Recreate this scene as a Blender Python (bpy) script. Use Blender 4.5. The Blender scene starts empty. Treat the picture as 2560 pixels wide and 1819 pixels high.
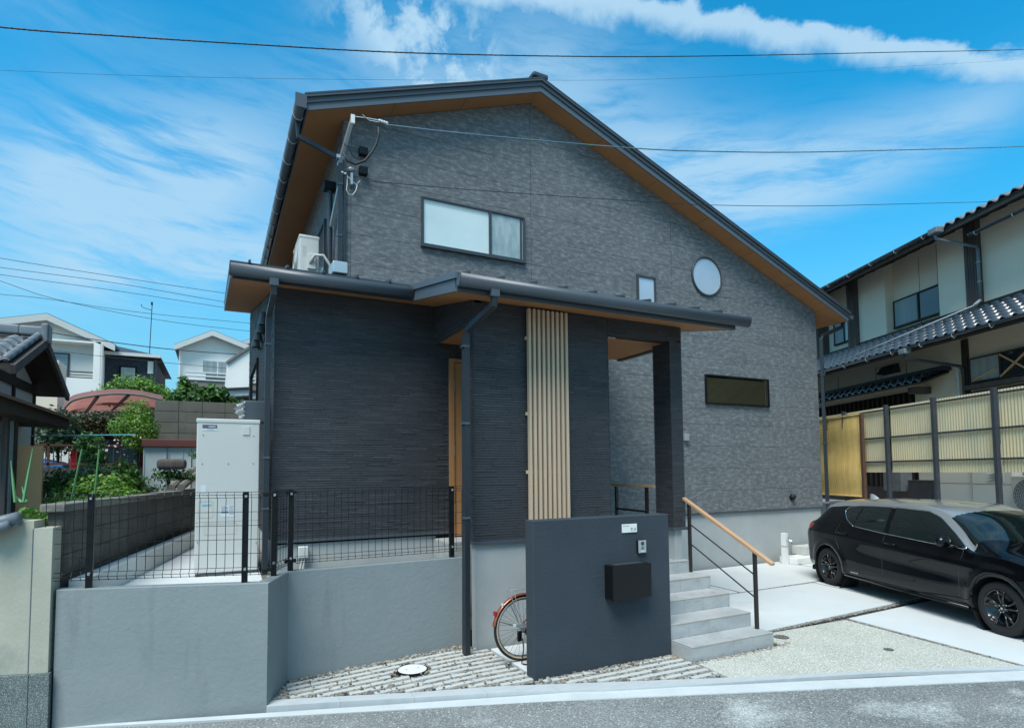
import bpy, math, random
import numpy as np
from mathutils import Vector, Matrix, noise
R = math.radians
random.seed(7)
rng = np.random.default_rng(7)
SC = bpy.context.scene
COL = SC.collection

# ------------------------------------------------------------------ camera
F_, YAW, PIT, ROL, CY = 1469.16, 0.466854, 0.0579124, -0.0094229, 1094.53
fw = Vector((math.sin(YAW)*math.cos(PIT), math.cos(YAW)*math.cos(PIT), math.sin(PIT)))
r0 = Vector((math.cos(YAW), -math.sin(YAW), 0)); u0 = r0.cross(fw)
cr = r0*math.cos(ROL) + u0*math.sin(ROL); cu = -r0*math.sin(ROL) + u0*math.cos(ROL)
CAM = Vector((0, 0, 2.0))
cd = bpy.data.cameras.new('camera'); cam = bpy.data.objects.new('camera', cd); COL.objects.link(cam)
m3 = Matrix((cr, cu, -fw)).transposed()
cam.matrix_world = Matrix.Translation(CAM) @ m3.to_4x4()
cd.sensor_width = 36; cd.lens = 36*F_/2560; cd.shift_y = (CY-909.5)/2560
cd.clip_end = 2000
SC.camera = cam

def at(px, py, x=None, y=None, z=None):
    """a point of the surveyed place: sight line through a photo pixel met with a world plane"""
    d = fw + cr*((px-1280)/F_) - cu*((py-CY)/F_)
    if x is not None: t = (x-CAM.x)/d.x
    elif y is not None: t = (y-CAM.y)/d.y
    else: t = (z-CAM.z)/d.z
    return CAM + d*t

# ------------------------------------------------------------------ world
SUN_EL, SUN_AZ = 58.0, 228.0        # azimuth clockwise from +y
w = bpy.data.worlds.new('World'); SC.world = w; w.use_nodes = True
nt = w.node_tree; nt.nodes.clear()

class NG:
    def __init__(s, nt): s.nt = nt
    def n(s, t, **k):
        nd = s.nt.nodes.new(t)
        for a, b in k.items():
            if a.startswith('i_'):
                key = a[2:].replace('_', ' ')
                nd.inputs[key].default_value = b
            else: setattr(nd, a, b)
        return nd
    def l(s, a, b): s.nt.links.new(a, b)
    def math(s, op, a, b=None, c=None, clamp=False):
        nd = s.nt.nodes.new('ShaderNodeMath'); nd.operation = op; nd.use_clamp = clamp
        for i, v in enumerate((a, b, c)):
            if v is None: continue
            if isinstance(v, (int, float)): nd.inputs[i].default_value = v
            else: s.l(v, nd.inputs[i])
        return nd.outputs[0]
    def mix(s, f, a, b, mode='MIX'):
        nd = s.nt.nodes.new('ShaderNodeMix'); nd.data_type = 'RGBA'; nd.blend_type = mode
        for k, v in ((0, f), (6, a), (7, b)):
            if isinstance(v, (int, float)): nd.inputs[k].default_value = v
            elif isinstance(v, (tuple, list)): nd.inputs[k].default_value = (*v[:3], 1)
            else: s.l(v, nd.inputs[k])
        return nd.outputs[2]
    def ramp(s, f, stops, interp='LINEAR'):
        nd = s.nt.nodes.new('ShaderNodeValToRGB'); cr_ = nd.color_ramp; cr_.interpolation = interp
        while len(cr_.elements) < len(stops): cr_.elements.new(0.5)
        for e, (p, c) in zip(cr_.elements, stops):
            e.position = p; e.color = (*c, 1) if isinstance(c, (tuple, list)) else (c, c, c, 1)
        s.l(f, nd.inputs[0]); return nd.outputs[0]
    def noise(s, vec, scale, detail=4, rough=0.55, dist=0.0):
        nd = s.nt.nodes.new('ShaderNodeTexNoise'); nd.inputs['Scale'].default_value = scale
        nd.inputs['Detail'].default_value = detail; nd.inputs['Roughness'].default_value = rough
        nd.inputs['Distortion'].default_value = dist
        s.l(vec, nd.inputs['Vector']); return nd.outputs[0]
    def xyz(s, x, y, z):
        nd = s.nt.nodes.new('ShaderNodeCombineXYZ')
        for i, v in enumerate((x, y, z)):
            if isinstance(v, (int, float)): nd.inputs[i].default_value = v
            else: s.l(v, nd.inputs[i])
        return nd.outputs[0]
    def mapr(s, v, a, b, c, d, smooth=False):
        nd = s.nt.nodes.new('ShaderNodeMapRange'); nd.interpolation_type = 'SMOOTHSTEP' if smooth else 'LINEAR'
        s.l(v, nd.inputs[0])
        for i, q in enumerate((a, b, c, d)): nd.inputs[i+1].default_value = q
        return nd.outputs[0]

g = NG(nt)
sky = g.n('ShaderNodeTexSky', sky_type='NISHITA', sun_disc=False, sun_elevation=R(SUN_EL), sun_rotation=R(SUN_AZ),
          altitude=0, air_density=1.0, dust_density=0.6, ozone_density=1.0)
tc = g.n('ShaderNodeTexCoord')
sep = g.n('ShaderNodeSeparateXYZ'); g.l(tc.outputs['Generated'], sep.inputs[0])
X, Y, Z = sep.outputs
az = g.math('DEGREES', g.math('ARCTAN2', X, Y))
el = g.math('DEGREES', g.math('ARCSINE', Z))
base = g.mix(1.0, sky.outputs[0], (0.08, 1.22, 1.50), 'MULTIPLY')
# cirrus, laid out by bearing and height above the horizon
tilt = g.math('ADD', el, g.math('MULTIPLY', az, 0.10))
warp = g.noise(g.xyz(g.math('MULTIPLY', az, .05), g.math('MULTIPLY', el, .09), 3.1), 1.0, 3)
st = g.xyz(g.math('MULTIPLY', az, .055), g.math('ADD', g.math('MULTIPLY', tilt, .30), g.math('MULTIPLY', warp, 1.6)), 0.0)
n1 = g.noise(st, 1.0, 7, .60, .3)
st2 = g.xyz(g.math('MULTIPLY', az, .17), g.math('ADD', g.math('MULTIPLY', tilt, .9), g.math('MULTIPLY', warp, 3.0)), 5.0)
n2 = g.noise(st2, 1.0, 7, .62, .5)
pf = g.noise(g.xyz(g.math('MULTIPLY', az, .22), g.math('MULTIPLY', el, .26), 9.0), 1.0, 7, .62, .2)
wisp = g.math('ADD', g.math('MULTIPLY', n1, .6), g.math('MULTIPLY', n2, .4))
def blob(a0, e0, sa, se, wt, slope=0.0):
    da = g.math('DIVIDE', g.math('SUBTRACT', az, a0), sa)
    de = g.math('DIVIDE', g.math('SUBTRACT', g.math('SUBTRACT', el, e0), g.math('MULTIPLY', g.math('SUBTRACT', az, a0), slope)), se)
    q = g.math('ADD', g.math('MULTIPLY', da, da), g.math('MULTIPLY', de, de))
    return g.math('MULTIPLY', g.math('EXPONENT', g.math('MULTIPLY', q, -1.0)), wt)
BL = [(-6, 23.5, 13, 5.2, 1.35, .28), (-3, 17.5, 12, 2.6, 1.15, .25), (20, 34, 12, 4.0, .55, 0), (33, 33, 10, 6.0, .60, -.3),
      (44, 27.0, 9, 3.2, 1.05, -.1), (55, 25, 10, 2.6, .85, .1), (66, 25.5, 5, 2.0, .45, .2), (-14, 33, 10, 2.0, .22, 0), (50, 22, 12, 2.0, .45, .1)]
acc = blob(*BL[0])
for b in BL[1:]: acc = g.math('ADD', acc, blob(*b))
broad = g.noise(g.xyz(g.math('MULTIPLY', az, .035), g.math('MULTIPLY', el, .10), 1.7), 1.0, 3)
ambient = g.math('MULTIPLY', g.mapr(broad, .36, .60, .35, 1, True), g.math('MAXIMUM', g.mapr(g.math('ABSOLUTE', g.math('SUBTRACT', az, 27)), 48, 72, 0, 1, True), g.mapr(el, 42, 60, 0, 1, True)))  # unseen cloud overhead and behind the camera, added to make the light more neutral
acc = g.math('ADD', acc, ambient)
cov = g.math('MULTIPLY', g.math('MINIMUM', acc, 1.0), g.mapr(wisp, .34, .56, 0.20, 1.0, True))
# bright puffy plume and long diagonal streak
plume = g.math('MULTIPLY', g.math('MINIMUM', g.math('ADD', blob(17, 38, 7.5, 4.5, 1.4, -.25), blob(21.5, 34, 4.5, 3.2, .7, 0)), 1.0), g.mapr(pf, .36, .58, 0, 1, True))
# the streak: centre height falls with bearing
a50 = g.math('SUBTRACT', az, 50.0)
sc_ = g.math('SUBTRACT', g.math('SUBTRACT', 36.27, g.math('MULTIPLY', a50, .3276)), g.math('MULTIPLY', g.math('MULTIPLY', a50, a50), .0055))
pfn = g.math('MULTIPLY', g.math('SUBTRACT', pf, .5), 3.4)
ds = g.math('ADD', g.math('SUBTRACT', el, sc_), pfn)
up = g.mapr(ds, .0, .7, 1, 0, True); dn = g.mapr(ds, -2.3, -.5, 0, 1, True)
streak = g.math('MULTIPLY', g.math('MULTIPLY', up, dn), g.mapr(az, 14, 24, 0, 1, True))
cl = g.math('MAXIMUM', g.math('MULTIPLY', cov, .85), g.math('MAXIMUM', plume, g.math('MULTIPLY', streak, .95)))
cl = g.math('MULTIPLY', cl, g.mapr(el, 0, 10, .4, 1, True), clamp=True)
CLOUD = (3.0, 4.5, 5.7)
hz = g.mapr(el, 0, 26, .92, 0.0, True)
base = g.mix(hz, base, (2.0, 3.5, 4.3))
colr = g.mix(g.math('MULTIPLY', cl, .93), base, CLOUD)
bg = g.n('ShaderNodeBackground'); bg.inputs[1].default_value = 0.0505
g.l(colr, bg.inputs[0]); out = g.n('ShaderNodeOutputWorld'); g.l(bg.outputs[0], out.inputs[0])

sd = bpy.data.lights.new('sun', 'SUN'); sun = bpy.data.objects.new('sun', sd); COL.objects.link(sun)
sd.energy = 1.38; sd.angle = R(32); sd.color = (1.0, .965, .92)
sdir = Vector((math.sin(R(SUN_AZ))*math.cos(R(SUN_EL)), math.cos(R(SUN_AZ))*math.cos(R(SUN_EL)), math.sin(R(SUN_EL))))
sun.rotation_euler = sdir.to_track_quat('Z', 'Y').to_euler(); sun.location = sdir*60
SC.view_settings.view_transform = 'Standard'; SC.view_settings.look = 'None'
SC.view_settings.gamma = 1; SC.view_settings.use_curve_mapping = False
SC.view_settings.exposure = 1.68

# ------------------------------------------------------------------ materials
def mat(name, col, rough=.7, metal=0.0, var=None, vscale=3.0, vstretch=(1, 1, 1), bump=0.0, bscale=60.0, bstretch=(1, 1, 1),
        spec=.5, island=None, fine=0.0, fscale=200.0, coat=0.0, speck=None, world=False, wear=None, emit=None, trans=0.0, thin=0.0):
    m = bpy.data.materials.new(name); m.use_nodes = True; n_ = m.node_tree; n_.nodes.clear()
    q = NG(n_); o = q.n('ShaderNodeOutputMaterial'); p = q.n('ShaderNodeBsdfPrincipled')
    q.l(p.outputs[0], o.inputs[0])
    if world:
        co = q.n('ShaderNodeNewGeometry').outputs['Position']
    else:
        co = q.n('ShaderNodeTexCoord').outputs['Object']
    def mp(stretch):
        mm = q.n('ShaderNodeMapping'); mm.inputs['Scale'].default_value = stretch; q.l(co, mm.inputs[0]); return mm.outputs[0]
    c = None
    if var is not None:
        f = q.noise(mp(vstretch), vscale, 6, .6)
        c = q.mix(q.mapr(f, .32, .68, 0, 1), col, var)
    if wear is not None:       # (colour, scale, lo, hi, stretch)
        f = q.noise(mp(wear[4] if len(wear) > 4 else (1, 1, 1)), wear[1], 7, .65)
        c = q.mix(q.mapr(f, wear[2], wear[3], 0, 1), c if c is not None else col, wear[0])
    if speck is not None:      # (colour, scale, lo, hi)
        f = q.noise(mp((1, 1, 1)), speck[1], 2, .5)
        c = q.mix(q.mapr(f, speck[2], speck[3], 0, 1), c if c is not None else col, speck[0])
    if island is not None:
        rp = q.n('ShaderNodeNewGeometry').outputs['Random Per Island']
        ii = q.ramp(rp, island)
        c = q.mix(1.0, ii, c if c is not None else (1, 1, 1), 'MULTIPLY') if c is not None else ii
    if fine > 0:
        f = q.noise(mp((1, 1, 1)), fscale, 2, .5)
        k = q.mapr(f, .3, .7, 1-fine, 1+fine)
        kk = q.n('ShaderNodeCombineColor'); [q.l(k, kk.inputs[i]) for i in range(3)]
        c = q.mix(1.0, c if c is not None else col, kk.outputs[0], 'MULTIPLY')
    if c is None: p.inputs['Base Color'].default_value = (*col, 1)
    else: q.l(c, p.inputs['Base Color'])
    p.inputs['Roughness'].default_value = rough; p.inputs['Metallic'].default_value = metal
    p.inputs['Specular IOR Level'].default_value = spec
    if coat: p.inputs['Coat Weight'].default_value = coat; p.inputs['Coat Roughness'].default_value = .04
    if trans: p.inputs['Transmission Weight'].default_value = trans
    if thin:
        tl_ = q.n('ShaderNodeBsdfTranslucent'); mx_ = q.n('ShaderNodeMixShader'); mx_.inputs[0].default_value = thin
        if c is None: tl_.inputs[0].default_value = (*col, 1)
        else: q.l(c, tl_.inputs[0])
        q.l(p.outputs[0], mx_.inputs[1]); q.l(tl_.outputs[0], mx_.inputs[2]); q.l(mx_.outputs[0], o.inputs[0])
    if bump:
        b = q.n('ShaderNodeBump'); b.inputs['Strength'].default_value = bump; b.inputs['Distance'].default_value = .01
        q.l(q.noise(mp(bstretch), bscale, 5, .6), b.inputs['Height']); q.l(b.outputs[0], p.inputs['Normal'])
    return m

M = {}
M['asphalt'] = mat('asphalt', (.145, .155, .150), .9, var=(.235, .245, .235), vscale=1.1, wear=((.44, .46, .44), .9, .54, .68), speck=((.50, .52, .48), 55, .60, .70), bump=.9, bscale=70, fine=.50, fscale=75, world=True)
M['concrete'] = mat('concrete', (.53, .56, .55), .85, var=(.58, .60, .59), vscale=1.3, wear=((.46, .48, .46), .8, .56, .78), bump=.08, bscale=90, fine=.05, world=True)
M['kerb_light'] = mat('kerb_light', (.55, .58, .575), .85, var=(.47, .50, .49), vscale=3, bump=.15, bscale=60, fine=.08, world=True)
M['kerb_dark'] = mat('kerb_dark', (.40, .43, .43), .8, var=(.46, .49, .49), vscale=5, vstretch=(1, 3, 1), bump=.1, bscale=60, world=True)
M['found'] = mat('foundation', (.40, .42, .41), .85, var=(.33, .35, .35), vscale=1.6, wear=((.43, .42, .35), 1.6, .52, .75, (1, 1, .6)), bump=.08, bscale=40, world=True)
M['aggregate'] = mat('exposed_aggregate', (.39, .395, .335), .9, var=(.48, .485, .425), vscale=1.2, speck=((.62, .60, .52), 60, .52, .64), bump=1.0, bscale=70, fine=.42, fscale=85, world=True)
M['soil'] = mat('gravel_base', (.10, .095, .085), .95, var=(.16, .15, .13), vscale=30, bump=.8, bscale=60, world=True)
M['stone'] = mat('gravel_stones', (.3, .3, .3), .8, island=[(0, (.08, .075, .065)), (.3, (.16, .145, .12)), (.6, (.25, .235, .20)), (.8, (.32, .31, .28)), (.92, (.26, .17, .10)), (1, (.42, .42, .39))])
M['wstone'] = mat('white_pebbles', (.6, .6, .6), .8, island=[(0, (.40, .38, .33)), (.5, (.60, .58, .52)), (1, (.72, .72, .68))])
M['bar'] = mat('paving_bar', (.43, .44, .415), .85, var=(.50, .51, .48), vscale=9, bump=.25, bscale=90, fine=.1, world=True)
M['blue_stucco'] = mat('blue_grey_stucco', (.205, .236, .238), .9, var=(.235, .262, .262), vscale=1.5, wear=((.165, .19, .195), 2.2, .57, .80, (1.6, 1.6, .30)), bump=.45, bscale=22, fine=.04, fscale=120, world=True)
M['navy_stucco'] = mat('dark_navy_stucco', (.027, .039, .050), .85, var=(.035, .048, .060), vscale=1.6, bump=.4, bscale=30, fine=.05, fscale=150, world=True)
M['siding'] = mat('grey_siding', (.100, .107, .110), .75, var=(.135, .143, .146), vscale=1.3, vstretch=(1, 1, 2.4), wear=((.28, .30, .305), 7, .46, .78, (1, 1, 2.6)), fine=.12, fscale=26, bump=.06, bscale=20, bstretch=(1, 1, 2.5), world=True)
M['core'] = mat('dark_joint_core', (.03, .033, .036), .8)  # dark backing that shows in the joints between tiles
M['jointl'] = mat('sealant', (.22, .235, .245), .7)
M['tile'] = mat('dark_tile', (.036, .038, .043), .60, var=(.047, .049, .054), vscale=2.0, fine=.25, fscale=70, world=True, bump=.2, bscale=80, island=[(0, (.85, .85, .85)), (.7, (1.0, 1.0, 1.0)), (1, (1.25, 1.27, 1.3))])
M['metal'] = mat('charcoal_metal', (.060, .074, .088), .38, metal=.0, spec=.5, var=(.070, .084, .098), vscale=2)
M['fascia'] = mat('fascia_metal', (.085, .105, .125), .45, var=(.095, .118, .138), vscale=1)
M['roofm'] = mat('roof_metal', (.045, .055, .065), .4)
M['soffit'] = mat('brown_soffit', (.36, .160, .060), .7, var=(.40, .185, .072), vscale=3, vstretch=(1, .3, 1), world=True)
M['slat'] = mat('light_oak', (.52, .385, .26), .6, var=(.60, .455, .32), vscale=12, vstretch=(1, 1, .08), world=True, fine=.06)
M['door'] = mat('orange_wood_door', (.36, .17, .065), .5, var=(.43, .215, .09), vscale=14, vstretch=(1, 1, .06), world=True)
M['rail'] = mat('handrail_wood', (.46, .25, .125), .42, var=(.56, .34, .19), vscale=10, vstretch=(1, .1, .1), world=True)
M['blackm'] = mat('black_metal', (.008, .009, .010), .45, spec=.25)
M['pipem'] = mat('dark_downpipe', (.022, .028, .035), .4)
M['brownm'] = mat('dark_bronze_metal', (.020, .016, .014), .45)
M['box'] = mat('black_postbox', (.006, .006, .0065), .32, spec=.4)
M['step'] = mat('grey_step_tile', (.33, .34, .335), .6, var=(.42, .43, .42), vscale=3.2, vstretch=(1.0, 1.0, 3.4), wear=((.25, .26, .27), 7, .55, .75, (.8, .8, 3.0)), fine=.05, world=True)
M['grout'] = mat('grout', (.52, .53, .51), .9)
M['tan'] = mat('tan_nosing', (.36, .27, .18), .7)
M['white'] = mat('white_plastic', (.72, .73, .71), .4)
M['cream'] = mat('cream_enamel', (.54, .54, .50), .42, var=(.57, .57, .53), vscale=1.0)
M['offwhite'] = mat('offwhite_enamel', (.55, .56, .53), .5)
M['label'] = mat('printed_label', (.62, .66, .67), .5)
M['print'] = mat('print_ink', (.10, .11, .12), .5)
M['frame'] = mat('window_frame_metal', (.045, .052, .060), .42)
def glassmat(name, col, rough=.04, var=None, spec=.6):
    return mat(name, col, rough, var=var, vscale=1.5, spec=spec, coat=.6)
M['frost'] = mat('frosted_pane', (.60, .71, .69), .10, var=(.68, .78, .75), vscale=1.2, coat=.6, world=True)
M['frost2'] = mat('curtained_pane', (.24, .31, .31), .12, var=(.42, .50, .49), vscale=5, vstretch=(1.4, 1.4, .5), coat=.6, world=True)
M['bluepane'] = glassmat('pale_blue_pane', (.36, .46, .55), .15, (.42, .52, .60))
M['darkpane'] = glassmat('dark_pane', (.012, .018, .022), .03)
M['glass_blue'] = glassmat('sky_window', (.10, .17, .20), .05, (.16, .23, .26))
M['curtain'] = mat('curtain', (.36, .42, .42), .9, var=(.24, .29, .29), vscale=6, vstretch=(1, 1, .04), world=True)
M['blind'] = mat('tan_blind', (.60, .39, .21), .6)
M['red'] = mat('red_lens', (.42, .012, .018), .18, coat=.5)
M['chrome'] = mat('chrome', (.62, .64, .66), .16, metal=1.0)
M['steel'] = mat('galvanised', (.50, .53, .54), .38, metal=.6)
M['carpaint'] = mat('black_car_paint', (.0025, .003, .004), .06, coat=.45, spec=.12)
M['roofsheen'] = mat('car_roof_sky_sheen', (.27, .28, .275), .30, metal=.35, coat=1.0, spec=.6)  # bright sky reflection on the roof put into the base colour as lighter grey
M['carglass'] = mat('car_glass', (.004, .009, .009), .02, spec=.5, coat=.7)
M['tyre'] = mat('tyre_rubber', (.010, .010, .011), .75, bump=.2, bscale=80)
M['rim'] = mat('gloss_black_rim', (.008, .008, .009), .22, coat=.6)
M['seam'] = mat('panel_gap', (.001, .001, .001), .9)
M['doorgap'] = mat('door_gap_edge', (.045, .048, .052), .35, metal=.5)
M['bikepaint'] = mat('copper_red_paint', (.40, .10, .055), .25, metal=.5, coat=.8)
M['gum'] = mat('tan_tyre_wall', (.50, .40, .28), .7)
M['greyplaster'] = mat('beige_plaster', (.37, .36, .28), .92, var=(.43, .42, .34), vscale=1.8, wear=((.22, .23, .20), 2.0, .56, .75, (1, 1, .5)), bump=.3, bscale=30, fine=.06, world=True)
M['leaflitter'] = mat('dry_leaf', (.25, .12, .05), .8)
M['granite'] = mat('speckled_granite', (.10, .12, .115), .7, speck=((.26, .30, .28), 130, .50, .62), var=(.07, .085, .085), vscale=4, bump=.3, bscale=60, world=True)
M['oldblock'] = mat('weathered_block', (.060, .058, .050), .95, var=(.115, .11, .095), vscale=2.2, wear=((.24, .25, .24), 3.0, .60, .80, (1.6, 1.6, .35)), bump=.8, bscale=45, fine=.2, fscale=60, world=True)
M['block2'] = mat('grey_block', (.120, .118, .098), .95, var=(.165, .16, .135), vscale=2.0, wear=((.07, .07, .06), 2.6, .58, .8, (1.4, 1.4, .5)), bump=.5, bscale=45, fine=.1, world=True)
M['coping'] = mat('stone_coping', (.20, .19, .16), .95, var=(.14, .135, .115), vscale=6, bump=.8, bscale=40, fine=.15, world=True)
M['kawara'] = mat('grey_roof_tile', (.125, .145, .160), .50, var=(.175, .20, .215), vscale=3, wear=((.30, .33, .35), 5, .6, .8), fine=.08, world=True)
M['kawara_dark'] = mat('dark_roof_tile', (.035, .040, .046), .26, var=(.05, .057, .064), vscale=3, fine=.1, world=True, coat=1.0)
M['oldwood'] = mat('aged_wood', (.060, .048, .042), .85, var=(.115, .098, .088), vscale=8, vstretch=(3, 3, .3), bump=.3, bscale=40, world=True)
M['darkwood'] = mat('dark_brown_wood', (.030, .020, .015), .8, var=(.048, .033, .025), vscale=6, vstretch=(1, .3, 1), world=True)
M['cstucco'] = mat('cream_stucco', (.76, .66, .51), .92, var=(.80, .70, .55), vscale=.8, fine=.03, bump=.15, bscale=60, world=True)
M['wstucco'] = mat('white_stucco', (.80, .80, .75), .9, var=(.74, .74, .70), vscale=1.0, world=True)
M['dkbrick'] = mat('blue_black_siding', (.022, .030, .044), .8, fine=.3, fscale=9, world=True)
M['taupe'] = mat('taupe_siding', (.22, .205, .175), .85, var=(.25, .235, .20), vscale=4, vstretch=(.4, .4, 3), world=True)
M['corr'] = mat('yellowed_corrugated', (.86, .70, .40), .5, var=(.72, .66, .46), vscale=.9, vstretch=(1, 1, .35), wear=((.58, .55, .38), 2.2, .55, .8, (1, 1, .2)), world=True, thin=.30)
M['bamboo'] = mat('bamboo', (.74, .49, .15), .6, var=(.82, .58, .22), vscale=5, island=[(0, (.8, .8, .8)), (1, (1.15, 1.15, 1.15))], world=True)
M['fpost'] = mat('fence_post_steel', (.032, .036, .044), .6, var=(.045, .05, .058), vscale=8, world=True)
M['rust'] = mat('rust_brown_post', (.075, .035, .022), .9, var=(.12, .06, .038), vscale=20, bump=.4, bscale=60, world=True)
M['carport'] = mat('carport_sheet', (.52, .23, .19), .35, var=(.42, .17, .14), vscale=2, world=True, thin=.55)
M['redbrown'] = mat('red_brown_fascia', (.13, .035, .025), .45)
M['shedwall'] = mat('shed_panel', (.46, .52, .52), .5, var=(.50, .56, .56), vscale=1, world=True)
M['burlap'] = mat('woven_reed', (.55, .30, .14), .9, var=(.62, .37, .19), vscale=30, vstretch=(1, 1, 3), bump=.5, bscale=60, world=True)
M['greenpole'] = mat('green_stake', (.10, .26, .10), .5)
M['bluepole'] = mat('aqua_pole', (.13, .50, .56), .35)
M['cable'] = mat('cable', (.018, .020, .022), .6)
M['twist'] = mat('twisted_cable', (.10, .17, .30), .45, var=(.10, .22, .17), vscale=5, world=True)
M['bluetarp'] = mat('blue_tarp', (.04, .13, .33), .6)
def leafmat(name, stops):
    m = bpy.data.materials.new(name); m.use_nodes = True; q = NG(m.node_tree); m.node_tree.nodes.clear()
    o = q.n('ShaderNodeOutputMaterial'); d = q.n('ShaderNodeBsdfPrincipled'); d.inputs['Roughness'].default_value = .5
    t = q.n('ShaderNodeBsdfTranslucent'); mx = q.n('ShaderNodeMixShader'); mx.inputs[0].default_value = .28
    rp = q.n('ShaderNodeNewGeometry').outputs['Random Per Island']; c = q.ramp(rp, stops)
    q.l(c, d.inputs['Base Color']); q.l(c, t.inputs[0]); q.l(d.outputs[0], mx.inputs[1]); q.l(t.outputs[0], mx.inputs[2]); q.l(mx.outputs[0], o.inputs[0]); return m
M['leaf_bright'] = leafmat('bright_leaves', [(0, (0.061, 0.142, 0.016)), (.5, (0.121, 0.257, 0.027)), (.85, (0.203, 0.378, 0.047)), (1, (0.297, 0.459, 0.081))])
M['leaf_mid'] = leafmat('mid_leaves', [(0, (0.027, 0.081, 0.016)), (.5, (0.054, 0.149, 0.027)), (.85, (0.101, 0.230, 0.041)), (1, (0.162, 0.297, 0.068))])
M['leaf_dark'] = leafmat('dark_leaves', [(0, (0.014, 0.038, 0.014)), (.6, (0.027, 0.068, 0.020)), (1, (0.047, 0.101, 0.027))])
M['leaf_brown'] = leafmat('olive_leaves', [(0, (.02, .03, .008)), (.5, (.05, .055, .014)), (1, (.09, .075, .02))])
M['flower'] = mat('flower_petals', (.6, .45, .45), .7, island=[(0, (.6, .03, .02)), (.5, (.7, .55, .5)), (1, (.75, .7, .68))])
M['bark'] = mat('bark', (.06, .045, .03), .9)

# ------------------------------------------------------------------ mesh helpers
ORG = {}
def org(o): return ORG.get(o.name, Vector((0, 0, 0))) if o is not None else Vector((0, 0, 0))
class MB:
    def __init__(s): s.v = []; s.f = []
    def add(s, vs, fs, T=None):
        k = len(s.v)
        s.v += [tuple(T(*p)) if T else tuple(p) for p in vs]; s.f += [tuple(i+k for i in f) for f in fs]; return s
    def box(s, x0, x1, y0, y1, z0, z1, T=None):
        return s.add([(x0, y0, z0), (x1, y0, z0), (x1, y1, z0), (x0, y1, z0), (x0, y0, z1), (x1, y0, z1), (x1, y1, z1), (x0, y1, z1)],
                     [(0, 3, 2, 1), (4, 5, 6, 7), (0, 1, 5, 4), (1, 2, 6, 5), (2, 3, 7, 6), (3, 0, 4, 7)], T)
    def hexa(s, p): return s.add(p, [(0, 3, 2, 1), (4, 5, 6, 7), (0, 1, 5, 4), (1, 2, 6, 5), (2, 3, 7, 6), (3, 0, 4, 7)])
    def prism(s, poly, a, b, T):      # poly in 2D (p,q), extruded a..b, T(p,q,w)
        n = len(poly)
        return s.add([(p, q, a) for p, q in poly]+[(p, q, b) for p, q in poly],
                     [tuple(range(n-1, -1, -1)), tuple(range(n, 2*n))]+[(i, (i+1) % n, n+(i+1) % n, n+i) for i in range(n)], T)
    def tube(s, pts, r, n=6, closed=False, rs=None, sq=False, T=None):
        pts = [Vector(p) for p in pts]; m = len(pts); prev = None; k0 = len(s.v)
        vs = []
        for i, p in enumerate(pts):
            a = pts[(i-1) % m] if (i > 0 or closed) else pts[i]; b = pts[(i+1) % m] if (i < m-1 or closed) else pts[i]
            t = (b-a).normalized()
            if prev is None:
                up = Vector((0, 0, 1)) if abs(t.z) < .95 else Vector((0, 1, 0))
                e = t.cross(up).normalized()
            else:
                e = (prev - t*prev.dot(t))
                e = e.normalized() if e.length > 1e-6 else t.orthogonal().normalized()
            prev = e; q = t.cross(e)
            rr = rs[i] if rs else r
            for j in range(n):
                an = 2*math.pi*(j+.5)/n
                k = rr*(1.0 if not sq else 1.414)
                vs.append(p + e*math.cos(an)*k + q*math.sin(an)*k)
        fs = []
        for i in range(m if closed else m-1):
            for j in range(n):
                a = i*n+j; b = i*n+(j+1) % n; c = ((i+1) % m)*n
                fs.append((a, b, c+(j+1) % n, c+j))
        if not closed: fs += [tuple(range(n-1, -1, -1)), tuple((m-1)*n+j for j in range(n))]
        return s.add(vs, fs, T)
    def cyl(s, p0, p1, r, n=16, r1=None, T=None): return s.tube([p0, p1], r, n, rs=[r, r if r1 is None else r1], T=T)
    def lathe(s, prof, n=24, T=None):  # prof (r,z) about z axis
        vs = [(r*math.cos(2*math.pi*j/n), r*math.sin(2*math.pi*j/n), z) for r, z in prof for j in range(n)]
        fs = [(i*n+j, i*n+(j+1) % n, (i+1)*n+(j+1) % n, (i+1)*n+j) for i in range(len(prof)-1) for j in range(n)]
        return s.add(vs, fs, T)
    def mesh(s, name, off=Vector((0, 0, 0)), smooth=False):
        me = bpy.data.meshes.new(name)
        vv = np.array(s.v, dtype=float).reshape(-1, 3) - np.array(off)
        me.from_pydata(vv.tolist(), [], s.f); me.update()
        if smooth: me.shade_smooth()
        return me
    def build(s, name, mt, parent=None, smooth=False, bevel=0, local=False, label=None, stuff=False, seg=2):
        off = Vector((0, 0, 0)) if local else org(parent)
        if parent is not None and not local and abs(parent.rotation_euler.z) > 1e-6:
            rm = Matrix.Rotation(-parent.rotation_euler.z, 3, 'Z'); s.v = [tuple(rm @ (Vector(p)-off)+off) for p in s.v]
        me = s.mesh(name, off, smooth); me.materials.append(mt)
        o = bpy.data.objects.new(name, me); COL.objects.link(o)
        if parent is not None: o.parent = parent; ORG[o.name] = org(parent)
        if bevel:
            b = o.modifiers.new('bevel', 'BEVEL'); b.width = bevel; b.segments = seg; b.limit_method = 'ANGLE'; b.angle_limit = R(40)
            if smooth is False:
                me.shade_smooth(); wn = o.modifiers.new('wn', 'WEIGHTED_NORMAL'); wn.keep_sharp = True
        if label: o['label'] = label
        if stuff: o['kind'] = 'stuff'
        return o
def tag(o, label=None, cat=None, group=None, kind=None):
    if label: o['label'] = label
    if cat: o['category'] = cat
    if group: o['group'] = group
    if kind: o['kind'] = kind
    return o
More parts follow.
